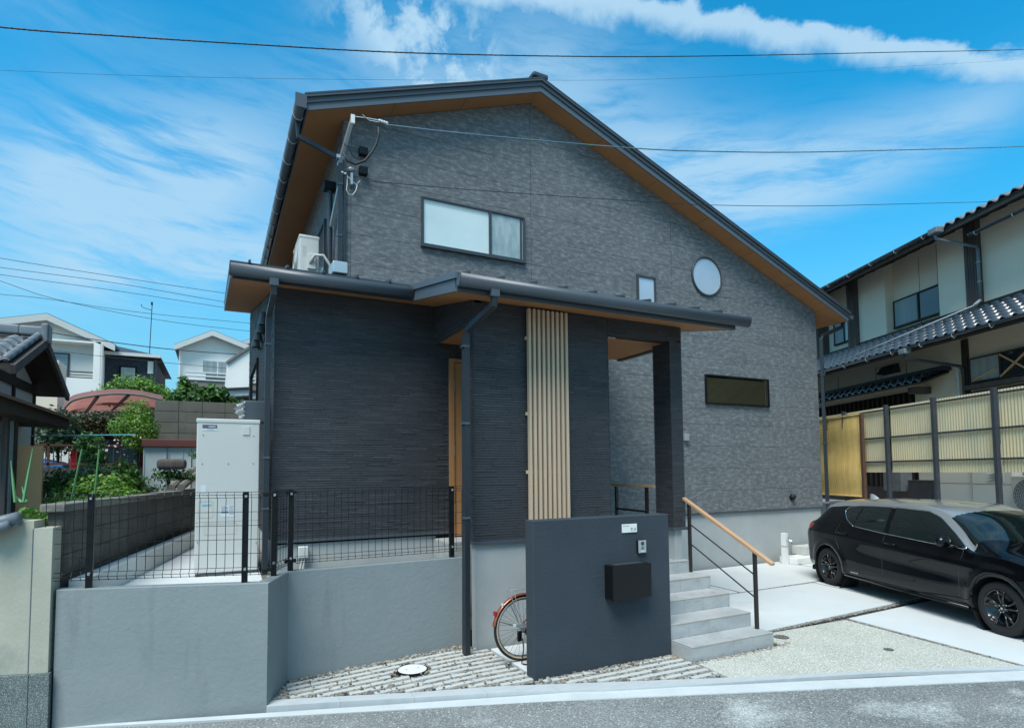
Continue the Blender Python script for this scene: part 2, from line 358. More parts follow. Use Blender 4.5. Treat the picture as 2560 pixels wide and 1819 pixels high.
def thing(name, label, cat, loc=(0, 0, 0), group=None, rot=None):
    o = bpy.data.objects.new(name, None); COL.objects.link(o); o.location = loc; o.empty_display_size = .2
    if rot is not None: o.rotation_euler = (0, 0, rot)
    ORG[o.name] = Vector(loc); return tag(o, label, cat, group)
def inst(name, me, parent, loc, rot=(0, 0, 0), scale=(1, 1, 1)):
    o = bpy.data.objects.new(name, me); COL.objects.link(o); o.parent = parent
    o.location = Vector(loc)-org(parent) if parent is not None else loc; o.rotation_euler = rot; o.scale = scale
    ORG[o.name] = org(parent); return o
def copy_tree(o, parent=None):
    c = o.copy(); COL.objects.link(c)
    if parent is not None: c.parent = parent
    for ch in list(o.children): copy_tree(ch, c)
    return c
def struct(o): o['kind'] = 'structure'; return o
def lerp(a, b, t): return a+(b-a)*t

def ico():
    t = (1+5**.5)/2
    v = np.array([(-1, t, 0), (1, t, 0), (-1, -t, 0), (1, -t, 0), (0, -1, t), (0, 1, t), (0, -1, -t), (0, 1, -t), (t, 0, -1), (t, 0, 1), (-t, 0, -1), (-t, 0, 1)], float)
    v /= np.linalg.norm(v[0])
    f = np.array([(0, 11, 5), (0, 5, 1), (0, 1, 7), (0, 7, 10), (0, 10, 11), (1, 5, 9), (5, 11, 4), (11, 10, 2), (10, 7, 6), (7, 1, 8), (3, 9, 4), (3, 4, 2), (3, 2, 6), (3, 6, 8), (3, 8, 9), (4, 9, 5), (2, 4, 11), (6, 2, 10), (8, 6, 7), (9, 8, 1)])
    return v, f
IV, IF_ = ico()
def stones(name, pts, size, mt, label, parent=None, flat=.62, cat='gravel'):
    """a bed of loose stones, each its own little rock"""
    n = len(pts); pts = np.array(pts, float)
    vs = np.repeat(IV[None], n, 0)*(1+rng.uniform(-.28, .28, (n, 12, 1)))
    sc = size*rng.lognormal(0, .32, (n, 1, 1))*np.stack([rng.uniform(.8, 1.25, n), rng.uniform(.7, 1.1, n), rng.uniform(flat*.8, flat*1.2, n)], 1)[:, None, :]
    vs = vs*sc; a = rng.uniform(0, 6.28, n); c, s_ = np.cos(a)[:, None], np.sin(a)[:, None]
    x = vs[..., 0]*c-vs[..., 1]*s_; y = vs[..., 0]*s_+vs[..., 1]*c
    tl = rng.uniform(-.5, .5, (n, 1)); z = vs[..., 2]+x*tl*.5
    V = np.stack([x, y, z], -1)+pts[:, None, :]; V = V.reshape(-1, 3)
    Fc = (IF_[None]+(np.arange(n)*12)[:, None, None]).reshape(-1, 3)
    me = bpy.data.meshes.new(name); me.from_pydata((V-np.array(org(parent))).tolist(), [], Fc.tolist()); me.materials.append(mt)
    o = bpy.data.objects.new(name, me); COL.objects.link(o); o['kind'] = 'stuff'
    if parent is not None: o.parent = parent
    else: tag(o, label, cat)
    return o
def inpoly(p, poly):
    x, y = p; c = False; n = len(poly)
    for i in range(n):
        x0, y0 = poly[i]; x1, y1 = poly[(i+1) % n]
        if (y0 > y) != (y1 > y) and x < (x1-x0)*(y-y0)/(y1-y0)+x0: c = not c
    return c
def clip(poly, a, b, c):   # keep a*x+b*y<=c
    o = []
    for i in range(len(poly)):
        p, q = poly[i], poly[(i+1) % len(poly)]; dp = a*p[0]+b*p[1]-c; dq = a*q[0]+b*q[1]-c
        if dp <= 0: o.append(p)
        if dp*dq < 0: t = dp/(dp-dq); o.append((p[0]+(q[0]-p[0])*t, p[1]+(q[1]-p[1])*t))
    return o

def leaves(name, clumps, n, size, mt, parent=None, label=None, cat=None, aspect=.5, droop=.3, shell=.55, stuff=True):
    """leaf-sized faces spread through several uneven clumps [(centre, radii)]"""
    V = []; Fc = []
    wts = np.array([c[1][0]*c[1][2] for c in clumps]); wts = wts/wts.sum(); k = 0
    for (c, rd), wt in zip(clumps, wts):
        m = int(n*wt)
        d = rng.normal(size=(m, 3)); d /= np.linalg.norm(d, axis=1)[:, None]
        rr = rng.uniform(shell, 1.05, m)**.7
        bump_ = np.array([1+.35*noise.noise(Vector(q)*2.3+Vector(c)) for q in d])
        p = d*(rr*bump_)[:, None]*np.array(rd)+np.array(c)
        nrm = d*.8+rng.normal(size=(m, 3))*.6; nrm[:, 2] += .5; nrm /= np.linalg.norm(nrm, axis=1)[:, None]
        t = np.cross(nrm, rng.normal(size=(m, 3))); t /= np.linalg.norm(t, axis=1)[:, None]; b = np.cross(nrm, t)
        sz = size*rng.uniform(.6, 1.4, (m, 1))
        q0 = p-t*sz; q1 = p+b*sz*aspect-nrm*sz*droop*.3; q2 = p+t*sz-nrm*sz*droop; q3 = p-b*sz*aspect-nrm*sz*droop*.3
        V.append(np.stack([q0, q1, q2, q3], 1).reshape(-1, 3)); Fc.append((np.arange(m*4).reshape(-1, 4)+k)); k += m*4
    V = np.concatenate(V); Fc = np.concatenate(Fc)
    me = bpy.data.meshes.new(name); me.from_pydata((V-np.array(org(parent))).tolist(), [], Fc.tolist()); me.materials.append(mt)
    o = bpy.data.objects.new(name, me); COL.objects.link(o)
    if parent is not None:
        o.parent = parent
    return o

# ------------------------------------------------------------------ ground, road, kerb, drive
def gz(x): return 0.04*min(0.0, x-2.4)
def gat(px, py, dz=0.0):
    p = at(px, py, z=0)
    for _ in range(6): p = at(px, py, z=gz(p.x)+dz)
    return p
KF = [gat(*q) for q in ((114, 1818), (400, 1808), (640, 1790), (843, 1777), (1040, 1767.5), (1160, 1759), (1540, 1741), (1860, 1722), (2214, 1707), (2560, 1694))]
KM = [gat(*q) for q in ((120, 1809.5), (400, 1786), (666, 1765.8), (860, 1753), (1040, 1743.5), (1140, 1738), (1540, 1723.5), (1860, 1703), (2214, 1681), (2560, 1672))]
KB = [gat(*q) for q in ((677, 1749), (860, 1739.5), (1040, 1730), (1140, 1722.5), (1540, 1704), (1860, 1691.5), (2214, 1676), (2560, 1663))]
def ext(a, b, L): d = (b-a).normalized(); return b+d*L
KF = [KF[0]+Vector((-1.6, .75, -.06))] + KF + [ext(KF[-3], KF[-1], 6)]
KM = KM + [ext(KM[-3], KM[-1], 6)]; KB = KB + [ext(KB[-3], KB[-1], 6)]
def strip(a, b, za, zb, name, mt):
    """a sheet between two poly-lines resampled by x"""
    xs = sorted(set([round(p.x, 3) for p in a]+[round(p.x, 3) for p in b])); xs = [x for x in xs if max(a[0].x, b[0].x) <= x <= min(a[-1].x, b[-1].x)]
    def yat(l, x):
        for p, q in zip(l, l[1:]):
            if p.x <= x <= q.x: return p.y+(q.y-p.y)*(x-p.x)/(q.x-p.x)
        return l[-1].y
    m = MB()
    for x0, x1 in zip(xs, xs[1:]):
        m.add([(x0, yat(a, x0), gz(x0)+za), (x1, yat(a, x1), gz(x1)+za), (x1, yat(b, x1), gz(x1)+zb), (x0, yat(b, x0), gz(x0)+zb)], [(0, 1, 2, 3)])
    return struct(m.build(name, mt))
def yof(l, x):
    if x <= l[0].x: return l[0].y
    for p, q in zip(l, l[1:]):
        if p.x <= x <= q.x: return p.y+(q.y-p.y)*(x-p.x)/(q.x-p.x)
    return l[-1].y
gm = MB()
gm.add([(-400, -400, -.6), (400, -400, -.6), (400, 400, -.6), (-400, 400, -.6)], [(0, 1, 2, 3)])
ground = struct(gm.build('ground', M['soil']))
m = MB(); NX = 60
for i in range(NX):
    x0 = -14+i*.6; x1 = x0+.6
    m.add([(x0, -16, gz(x0)-.035), (x1, -16, gz(x1)-.035), (x1, yof(KF, x1), gz(x1)-.02), (x0, yof(KF, x0), gz(x0)-.02)], [(0, 1, 2, 3)])
road = struct(m.build('road', M['asphalt']))
kerb = struct(thing('kerb', None, None, (2, 4.5, -.05)))
def band(a, b, xlo, xhi, step, top, name, mt, parent, gap=.004, depth=.12):
    x = xlo
    while x < xhi:
        x1 = min(x+step, xhi); xa, xb = x+gap, x1-gap
        mm = MB(); k = 3
        for j in range(k):
            p, q = lerp(xa, xb, j/k), lerp(xa, xb, (j+1)/k)
            mm.add([(p, yof(a, p), gz(p)+top-depth), (q, yof(a, q), gz(q)+top-depth), (q, yof(b, q), gz(q)+top-depth), (p, yof(b, p), gz(p)+top-depth),
                    (p, yof(a, p), gz(p)+top), (q, yof(a, q), gz(q)+top), (q, yof(b, q), gz(q)+top), (p, yof(b, p), gz(p)+top)],
                   [(4, 5, 6, 7), (0, 1, 5, 4), (2, 3, 7, 6)]+([(3, 0, 4, 7)] if j == 0 else [])+([(1, 2, 6, 5)] if j == k-1 else []))
        mm.build(name, mt, parent)
        x = x1
band(KF, KM, -1.35, 11.5, 13, -.012, 'gutter_apron', M['kerb_light'], kerb, 0)
band(KM, KB, KM[2].x, 11.5, .6, .004, 'kerb_stone', M['kerb_dark'], kerb, .0012)

# bed of loose gravel with concrete strip pavers
GL = [(.44, 5.86), (.69, 6.40), (.69, 6.46), (2.66, 6.46), (2.66, 6.24), (4.55, 6.24), (4.55, 4.74), (4.50, 4.74), (4.44, yof(KB, 4.44)), (3.4, yof(KB, 3.4)), (2.0, yof(KB, 2.0)), (1.2, yof(KB, 1.2)), (.50, yof(KB, .5))]
m = MB(); m.add([(x, y, gz(x)-.05) for x, y in GL], [tuple(range(len(GL)))])
bed = struct(m.build('gravel_bed', M['soil']))
MH = (1.85, 6.005, .155)
m = MB()
for i in range(19):
    y = 6.30-i*.1175
    if y < 4.2: break
    x = -.1+(i*.37 % .6); 
    while x < 4.8:
        xa, xb = x+.003, x+.597; x += .6
        def cut(xa, xb, lo, hi): return max(xa, lo), min(xb, hi)
        segs = []
        lo = .655 if y > 5.85 else .6
        # kerb limit: where the row runs out on the kerb line
        xs = [q*.02 for q in range(30, 240) if yof(KB, q*.02) < y-.045]
        lo = max(lo, min(xs) if xs else 9)
        segs.append(cut(xa, xb, lo, 2.79))
        if y < 5.04: segs.append(cut(xa, xb, max(2.83, lo), 4.47))
        for a, b in segs:
            if b-a < .09: continue
            parts = [(a, b)]
            dy = abs(y-MH[1])
            if dy < MH[2]+.03:
                h_ = math.sqrt((MH[2]+.04)**2-dy*dy); l_, r_ = MH[0]-h_, MH[0]+h_
                parts = [(a, min(b, l_)), (max(a, r_), b)]
            for a1, b1 in parts:
                if b1-a1 < .06: continue
                z = gz((a1+b1)/2); j = random.uniform(-.0015, .0015)
                za, zc = gz(a1), gz(b1); dz = .004+random.uniform(-.002, .003); y0_, y1_ = y-.028+j, y+.028+j
                q = MB().hexa([(a1, y0_, za-.05), (b1, y0_, zc-.05), (b1, y1_, zc-.05), (a1, y1_, za-.05), (a1, y0_, za+dz), (b1, y0_, zc+dz), (b1, y1_, zc+dz), (a1, y1_, za+dz)])
                q.build('paving_bar', M['bar'], bed, bevel=.005, seg=1)
pts = []
while len(pts) < 9500:
    x, y = rng.uniform(.45, 4.5), rng.uniform(4.2, 6.46)
    if not inpoly((x, y), GL): continue
    if 2.8 < x < 4.55 and y > 5.06: continue
    if (x-MH[0])**2+(y-MH[1])**2 < .026: continue
    row = ((6.30-y)/.1175) % 1.0; inbar = row < .27 or row > .73
    edge = y > 6.35 or x < .64 or (x > 2.8 and y > 4.985)
    if inbar and not edge: 
        if rng.random() > .012: continue
        pts.append((x, y, gz(x)+.010)); continue
    pts.append((x, y, gz(x)-rng.uniform(.006, .022) + (.010 if edge else 0)))
stones('gravel', pts, .0135, M['stone'], 'loose brown and grey gravel between the pale paving bars', cat='gravel')
# bicycle slab
sl = MB().box(2.815, 4.45, 5.26, 6.17, -.10, .012).build('parking_slab', M['concrete'], bevel=.006); struct(sl)
# inspection covers
def cover(x, y, r, z, mt, label, name='inspection_cover', rim=None):
    t = thing(name, label, 'manhole cover', (x, y, z))
    T = lambda a, b, c: (x+a, y+b, z+c)
    MB().lathe([(0.0, .004), (r*.93, .004), (r*.95, .001), (r*.95, -.03)], 40, T).build('lid', mt, t)
    MB().lathe([(r*.955, -.03), (r*.955, .001), (r, .001), (r, -.03)], 40, T).build('rim', rim or M['seam'], t)
    MB().cyl((x-r*.4, y, z+.003), (x-r*.4, y, z+.0055), .008).cyl((x+r*.4, y, z+.003), (x+r*.4, y, z+.0055), .008).build('key_hole', M['seam'], t)
    return t
cover(MH[0], MH[1], MH[2], gz(MH[0])+.004, M['white'], 'round white inspection cover set among the paving bars')
cover(6.07, 4.945, .085, .008, M['soil'], 'small dark round cover beside the lowest step')
cover(6.68, 4.05, .05, .008, M['soil'], 'tiny drain cover in the middle of the exposed aggregate')

# drive: exposed aggregate and concrete slabs
AG = [(4.50, 4.72), (5.80, 4.72), (5.80, 5.14), (7.50, 5.10), (7.28, 3.12), (7.20, yof(KB, 7.2)), (6.2, yof(KB, 6.2)), (5.3, yof(KB, 5.3)), (4.46, yof(KB, 4.46))]
m = MB(); m.prism(AG, -.1, .004, lambda p, q, w_: (p, q, w_)); struct(m.build('exposed_aggregate_drive', M['aggregate']))
m = MB(); m.add([(4.4, 2.2, -.03), (16, -1.5, -.03), (19, 12, -.03), (5, 12, -.03)], [(0, 1, 2, 3)]); drive = struct(m.build('drive_base', M['soil']))
def slab(poly, z=.012):
    m = MB(); m.prism(poly, -.1, z, lambda p, q, w_: (p, q, w_)); m.build('concrete_slab', M['concrete'], drive, bevel=.008)
yk = lambda x: yof(KB, x)
slab([(7.34, yk(7.34)+.01), (11.3, yk(11.3)+.1), (13.2, 5.35), (7.60, 5.12)])
slab([(5.82, 5.21), (9.19, 5.37), (9.42, 6.98), (5.84, 6.98)])
slab([(9.25, 5.38), (13.6, 5.56), (13.9, 7.02), (9.48, 7.00)])
slab([(5.86, 7.05), (7.66, 7.05), (7.72, 8.93), (5.90, 8.93)])
slab([(7.72, 7.05), (10.85, 7.08), (10.95, 8.92), (7.78, 8.92)])
slab([(10.92, 7.08), (14.0, 7.10), (14.2, 11.5), (12.75, 11.5), (12.7, 8.92), (11.02, 8.92)])
pts = []
def joint(x0, y0, x1, y1, wd=.05, dens=520):
    L = math.hypot(x1-x0, y1-y0); 
    for _ in range(int(L*dens)):
        t = rng.random(); o = rng.normal()*wd*.35; nx, ny = -(y1-y0)/L, (x1-x0)/L
        pts.append((x0+(x1-x0)*t+nx*o, y0+(y1-y0)*t+ny*o, -.012+rng.uniform(0, .016)))
joint(5.80, 5.17, 9.22, 5.32, .035); joint(9.22, 5.34, 13, 5.52, .03); joint(7.31, 3.08, 7.55, 5.14, .03); joint(9.22, 5.36, 9.45, 6.98, .03)
joint(5.85, 7.015, 9.45, 7.015, .03); joint(9.45, 7.03, 13.6, 7.06, .03); joint(7.69, 7.05, 7.75, 8.93, .03); joint(5.9, 8.96, 12.6, 8.97, .03); joint(10.88, 7.08, 10.98, 8.93, .03)
joint(4.50, 4.70, 5.86, 4.70, .07, 900); joint(5.80, 4.74, 5.86, 4.95, .06, 700); joint(5.90, 4.77, 6.0, 4.75, .06, 500); joint(11.0, 8.95, 12.7, 8.95, .05)
stones('joint_gravel', pts, .0085, M['stone'], 'thin lines of small gravel filling the joints between drive slabs', cat='gravel')

# ------------------------------------------------------------------ steps
steps = thing('entrance_steps', 'grey stone tiled entrance steps rising beside the dark gate wall', 'steps', (5.15, 5.4, 0))
SY = [4.773, 5.10, 5.455, 5.808, 6.150]; SZ = [.146, .304, .464, .622, .78]; SX = [5.73, 5.745, 5.785, 5.825, 5.85]
prev = 0
for i in range(5):
    y0 = SY[i]; y1 = SY[i+1] if i < 4 else 7.62; x0, x1 = 4.50, SX[i]
    MB().box(x0+.012, x1-.012, y0+.012, 7.6, prev-.02, SZ[i]-.010).build('step_core', M['grout'], steps)
    # riser tiles
    xs = [x0]+[x for x in [4.80+.3*k-(.03*i) for k in range(5)] if x0+.05 < x < x1-.05]+[x1]
    for a, b in zip(xs, xs[1:]):
        MB().box(a+.0015, b-.0015, y0, y0+.0115, prev+(.001 if i else -.03), SZ[i]-.012).build('riser_tile', M['step'], steps, bevel=.001, seg=1)
    # tread tiles (two rows deep on the landing)
    ty = y0
    rows = [(y0, y1)] if i < 4 else [(6.150, 6.45), (6.45, 6.75), (6.75, 7.05)]
    for (ya, yb) in rows:
        xs2 = [x0]+[x for x in [4.95+.3*k-.1*i for k in range(-2, 5)] if x0+.05 < x < x1-.05]+[x1]
        for a, b in zip(xs2, xs2[1:]):
            MB().box(a+.0015, b-.0015, ya-(.001), yb-.0015, SZ[i]-.010, SZ[i]).build('tread_tile', M['step'], steps, bevel=.001, seg=1)
    MB().box(x0, x1, y0-.0025, y0+.002, SZ[i]-.0118, SZ[i]-.0068).build('nosing', M['tan'], steps)
    # side facing right
    yy = y0
    while yy < (y1 if i < 4 else 7.05)-.02:
        yb = min(yy+.33, y1 if i < 4 else 7.05)
        MB().box(x1-.0115, x1, yy+.0015+(.010 if yy == y0 else 0), yb-.0015, (0 if i == 0 else -.02) , SZ[i]-.012).build('side_tile', M['step'], steps)
        yy += .33
    prev = SZ[i]
MB().box(4.488, 4.4995, 4.775, 5.10, -.03, .134).build('side_tile', M['step'], steps, bevel=.001)

# entrance platform behind
plat = MB(); plat.box(2.66, 5.5, 7.06, 7.615, .0, 1.11)
pl = thing('entrance_platform', 'pale tiled entrance platform in front of the orange wood door', 'platform', (3.2, 7.3, 0))
plat.build('platform_core', M['grout'], pl)
for k in range(9):
    MB().box(2.662+.315*k+.0015, 2.662+.315*(k+1)-.0015, 7.050, 7.059, .78 if k > 5 else .2, 1.108).build('face_tile', M['step'], pl)
    MB().box(2.662+.315*k+.0015, 2.662+.315*(k+1)-.0015, 7.051, 7.33, 1.1105, 1.120).build('floor_tile', M['step'], pl)
    MB().box(2.662+.315*k+.0015, 2.662+.315*(k+1)-.0015, 7.333, 7.60, 1.1105, 1.120).build('floor_tile', M['step'], pl)
for k in range(3): MB().box(2.648, 2.6595, 7.06+.185*k, 7.24+.185*k, .3, 1.108).build('face_tile', M['step'], pl)

# stair handrail
hr = thing('stair_handrail', 'sloping wood topped handrail on black posts beside the steps', 'handrail', (5.75, 5.55, .146))
PB = [Vector((5.688, 4.964, .146)), Vector((5.80, 6.14, .622))]
top = [at(1905, 1378, y=4.964), at(1724, 1258, y=6.14)]
for i in range(2):
    b = PB[i]; t = Vector((b.x, b.y, top[i].z))
    MB().box(b.x-.019, b.x+.019, b.y-.019, b.y+.019, b.z, t.z).build('post', M['brownm'], hr, bevel=.003)
ptop = [Vector((5.688, 4.964, top[0].z)), Vector((5.80, 6.14, top[1].z))]
dr = (ptop[1]-ptop[0]).normalized(); a, b = ptop[0]-dr*.30+Vector((0, 0, .018)), ptop[1]+dr*.28+Vector((0, 0, .018))
def beam(p, q, wd, ht, name, mt, parent, bevel=0, up=Vector((0, 0, 1))):
    p, q = Vector(p), Vector(q); t = (q-p).normalized(); s_ = t.cross(up).normalized(); u = s_.cross(t)
    vs = [c+s_*(i*wd/2)+u*(j*ht/2) for c in (p, q) for j, i in ((-1, -1), (-1, 1), (1, 1), (1, -1))]
    m = MB(); m.hexa([vs[0], vs[1], vs[5], vs[4], vs[3], vs[2], vs[6], vs[7]])
    return m.build(name, mt, parent, bevel=bevel)
beam(a, b, .060, .034, 'handrail_board', M['rail'], hr, .004)
for zl, zu in ((1435, 1310), (1492, 1359)):
    p = at(1884, zl, y=4.985); q = at(1728, zu, y=6.12); p.x, q.x = 5.690, 5.798
    MB().tube([p, q], .009, 8).build('stretcher', M['brownm'], hr)
# rail on the porch edge
pr_ = thing('porch_handrail', 'short level handrail with orange wood top at the back of the porch', 'handrail', (5.60, 7.1, .78))
for y in (7.50, 6.78):
    MB().box(5.58, 5.62, y-.02, y+.02, .78, 1.765).build('post', M['brownm'], pr_)
beam((5.60, 7.60, 1.79), (5.60, 6.60, 1.775), .06, .034, 'handrail_board', M['rail'], pr_, .004)
beam((5.60, 7.50, 1.42), (5.60, 6.78, 1.41), .02, .03, 'stretcher', M['brownm'], pr_)

# ------------------------------------------------------------------ gate wall with fittings
gw = tag(MB().prism([(2.775, 5.070), (4.485, 5.070), (4.485, 5.236), (2.775, 5.236)], -.2, 1.523, lambda p, q, w_: (p, q, w_)).build('gate_wall', M['navy_stucco'], bevel=.008),
         'freestanding dark navy plastered gate wall with a black postbox', 'wall')
pb = thing('postbox', 'black box shaped postbox mounted on the dark navy gate wall', 'postbox', (3.72, 4.91, .9))
bx0, bx1 = at(1533, 1450, y=4.915).x, at(1629, 1450, y=4.915).x; bz1, bz0 = at(1628, 1406, y=4.915).z, at(1628, 1490, y=4.915).z
MB().box(bx0+.002, bx1-.002, 4.929, 5.068, bz0+.002, bz1-.001).build('body', M['box'], pb, bevel=.004)
MB().box(bx0, bx1, 4.915, 4.927, bz0, bz1).build('front_flap', M['box'], pb, bevel=.002)
MB().box(bx0+.06, bx1-.06, 4.955, 5.04, bz1+.0, bz1+.004).build('top_lid', M['frame'], pb)
npl = thing('name_plate', 'small white name plate with two black characters on the gate wall', 'name plate', (3.94, 5.069, 1.394))
MB().box(3.843, 4.038, 5.060, 5.0685, 1.350, 1.439).build('plate', M['white'], npl, bevel=.001)
def strokes(segs, ox, oz, s, y, name, mt, parent, wd=.06):
    m = MB()
    for x0, z0, x1, z1 in segs:
        dx, dz = x1-x0, z1-z0; L = math.hypot(dx, dz) or 1; nx, nz = -dz/L*wd/2, dx/L*wd/2
        q = [(x0+nx, z0+nz), (x0-nx, z0-nz), (x1-nx*.6, z1-nz*.6), (x1+nx*.6, z1+nz*.6)]
        k = len(m.v); m.v += [(ox+a*s, y, oz+b*s) for a, b in q]; m.f.append((k, k+1, k+2, k+3))
    return m.build(name, mt, parent)
K1 = [(.1, .88, .9, .88), (.5, 1.0, .5, .55), (.25, .72, .75, .72), (.2, .55, .8, .55), (.15, .30, .1, .05), (.35, .38, .45, .05), (.45, .05, .85, .1), (.55, .35, .6, .22), (.8, .38, .92, .2), (.25, .72, .2, .55), (.75, .72, .8, .55)]
K2 = [(.05, .9, .18, .78), (.02, .62, .15, .5), (.02, .05, .2, .35), (.35, .85, .95, .85), (.35, .85, .3, .3), (.3, .3, .22, .02), (.64, 1.0, .64, .55), (.42, .55, .88, .55), (.88, .55, .45, .05), (.5, .4, .95, .02)]
strokes(K1, 3.950, 1.363, .036, 5.0595, 'kanji', M['print'], npl, .11)
strokes(K2, 3.992, 1.363, .036, 5.0595, 'kanji', M['print'], npl, .11)
m = MB()
for k in range(11): m.box(3.856+k*.0075, 3.861+k*.0075, 5.0592, 5.0598, 1.416, 1.4215)
m.build('romaji_line', M['fascia'], npl)
ic = thing('intercom', 'silver video intercom panel above the postbox on the gate wall', 'intercom', (4.09, 5.069, 1.195))
MB().box(4.030, 4.130, 5.044, 5.068, 1.128, 1.262).build('back_box', M['box'], ic, bevel=.002)
MB().box(4.036, 4.137, 5.034, 5.0435, 1.129, 1.261).build('face_plate', M['steel'], ic, bevel=.002)
MB().cyl((4.086, 5.0338, 1.228), (4.086, 5.029, 1.228), .020, 20).build('camera_lens', M['darkpane'], ic)
m = MB()
for k in range(5): m.box(4.068, 4.108, 5.0325, 5.0338, 1.190-.0065*k, 1.1935-.0065*k)
m.build('speaker_slots', M['print'], ic)
MB().box(4.062, 4.112, 5.0315, 5.0338, 1.138, 1.154).build('call_button', M['offwhite'], ic)

# ------------------------------------------------------------------ retaining wall and mesh fence
RW = [(-1.245, 6.405), (.445, 5.837), (.680, 6.395), (.690, 6.46), (2.60, 6.46)]
RWb = [(-1.245, 6.515), (.395, 6.140), (.60, 6.60), (.62, 6.61), (2.60, 6.585)]
RW = [(-1.221, 6.410), (.445, 5.837), (.676, 6.395), (2.60, 6.460)]; RWb = [(-1.221, 6.53), (.375, 5.985), (.590, 6.515), (2.60, 6.580)]
ZT = 1.016
m = MB()
for i in range(3):
    a, b, c, d = RW[i], RW[i+1], RWb[i+1], RWb[i]
    zb = [-.3]*4
    m.hexa([(*a, -.35), (*b, -.35), (*c, -.35), (*d, -.35), (*a, ZT), (*b, ZT), (*c, ZT), (*d, ZT)])
import bmesh
def weld(o):
    bm = bmesh.new(); bm.from_mesh(o.data); bmesh.ops.remove_doubles(bm, verts=bm.verts, dist=.0005)
    seen = {}
    for f in bm.faces: seen.setdefault(frozenset(v.index for v in f.verts), []).append(f)
    bmesh.ops.delete(bm, geom=[f for l in seen.values() if len(l) > 1 for f in l], context='FACES_ONLY')
    bm.normal_update(); bm.to_mesh(o.data); bm.free(); return o
rw = m.build('retaining_wall', M['blue_stucco']); weld(rw)
b_ = rw.modifiers.new('bevel', 'BEVEL'); b_.width = .006; b_.segments = 2; b_.limit_method = 'ANGLE'; b_.angle_limit = R(20)
tag(rw, 'long pale blue grey plastered retaining wall carrying the mesh fence', 'wall')

fen = thing('mesh_fence', 'black wire mesh fence on top of the blue grey retaining wall', 'fence', (.4, 6.1, ZT))
POSTS = [(-.983, 6.408-.0), (.253, 6.008), (.513, 6.262), (.719, 6.523), (2.481, 6.545)]
POSTS = [(-.985, 6.395), (.253, 5.985), (.520, 6.225), (.700, 6.475), (2.481, 6.52)]
for i, (x, y) in enumerate(POSTS):
    MB().box(x-.026, x+.026, y-.026, y+.026, ZT, 1.843).build('post', M['blackm'], fen, bevel=.003)
    for z in (1.80, 1.14): MB().box(x-.010, x+.010, y-.034, y-.0225, z-.012, z+.012).build('clamp', M['steel'], fen)
def mesh_panel(p, q, side, label=None):
    p, q = Vector((*p, 0)), Vector((*q, 0)); L = (q-p).length; t = (q-p)/L; nrm = Vector((t.y, -t.x, 0))*side
    pan = thing('mesh_panel', None, None, (p.x, p.y, ZT)); pan.parent = fen; pan.location = pan.location-fen.location
    o_ = nrm*.032; H = [1.842, 1.817, 1.790, 1.660, 1.536, 1.410, 1.282, 1.157, 1.120, 1.090]
    def off(z): return .022*max(0, 1-abs(z-1.817)/.026) + .022*max(0, 1-abs(z-1.120)/.032)
    m = MB(); 
    for z in H: m.tube([p+o_+nrm*off(z)+Vector((0, 0, z)), q+o_+nrm*off(z)+Vector((0, 0, z))], .0031, 4)
    m.build('horizontal_wires', M['blackm'], pan, stuff=True)
    m = MB(); n = int(L/.0735)
    for k in range(n+1):
        s_ = p+t*(.02+(L-.04)*k/n)+o_
        m.tube([s_+nrm*off(z)+Vector((0, 0, z)) for z in (1.846, 1.817, 1.785, 1.16, 1.120, 1.084)], .0031, 4)
    m.build('vertical_wires', M['blackm'], pan, stuff=True)
def L2(a, b, t): return (a[0]+(b[0]-a[0])*t, a[1]+(b[1]-a[1])*t)
mesh_panel((-1.33, 6.50), L2(POSTS[0], (.40, 5.93), 1.0), 1)
mesh_panel((.47, 6.03), (.655, 6.43), 1)
mesh_panel((.745, 6.476), (2.62, 6.525), 1)
for x, y in ((.415, 5.93), (.46, 6.0), (.66, 6.44), (.73, 6.465)):
    for z in (1.815, 1.118): MB().box(x-.022, x+.022, y-.040, y-.004, z-.018, z+.018).build('corner_bracket', M['blackm'], fen, bevel=.003)

# ------------------------------------------------------------------ the house
house = thing('house', 'dark grey gabled two storey house with a black tiled porch wing', 'house', (6, 9, 0))
YH = 9.0; XL, XR = 1.667, 12.593; AX, AZ = 4.985, 8.653; ZLW, ZRW = 7.445, 5.721
SL_L, SL_R = (AZ-ZLW)/(AX-XL), (AZ-ZRW)/(XR-AX)
def ztop(x): return AZ-(AX-x)*SL_L if x < AX else AZ-(x-AX)*SL_R
TY = lambda y: (lambda p, q, w_: (p, w_, q))       # polygon in x,z extruded along y
XZ = lambda p, q, w_: (p, w_, q)
ZF = 1.135
MB().prism([(XL+.02, ZF), (XR-.02, ZF), (XR-.02, ZRW), (AX, AZ), (XL+.02, ZLW)], YH+.012, 17.0, XZ).build('wall_core', M['jointl'], house)
MB().box(XL+.03, XR-.03, YH+.03, 17.0, -.3, ZF-.03).build('foundation', M['found'], house)
MB().box(2.6, XR+.005, YH-.012, YH+.05, ZF-.038, ZF-.002).build('base_flashing', M['metal'], house)
cols = [XL, 1.79, 4.957, 8.20, 11.437, 12.49, XR]
gable = [(XL, ZF), (XR, ZF), (XR, ZRW+.01), (AX, AZ+.01), (XL, ZLW+.01)]
for i in range(len(cols)-1):
    z = ZF; k = 0
    while z < 8.7:
        a, b = cols[i]+.004, cols[i+1]-.004; c, d = z+.0025, z+.455-.0025
        pg = [(a, c), (b, c), (b, d), (a, d)]
        pg = clip(pg, -SL_L, 1, AZ-SL_L*AX); pg = clip(pg, SL_R, 1, AZ+SL_R*AX)
        if len(pg) >= 3:
            MB().prism(pg, YH-.0005*((k+i) % 2), YH+.0118, XZ).build('siding_panel', M['siding'], house)
        z += .455; k += 1
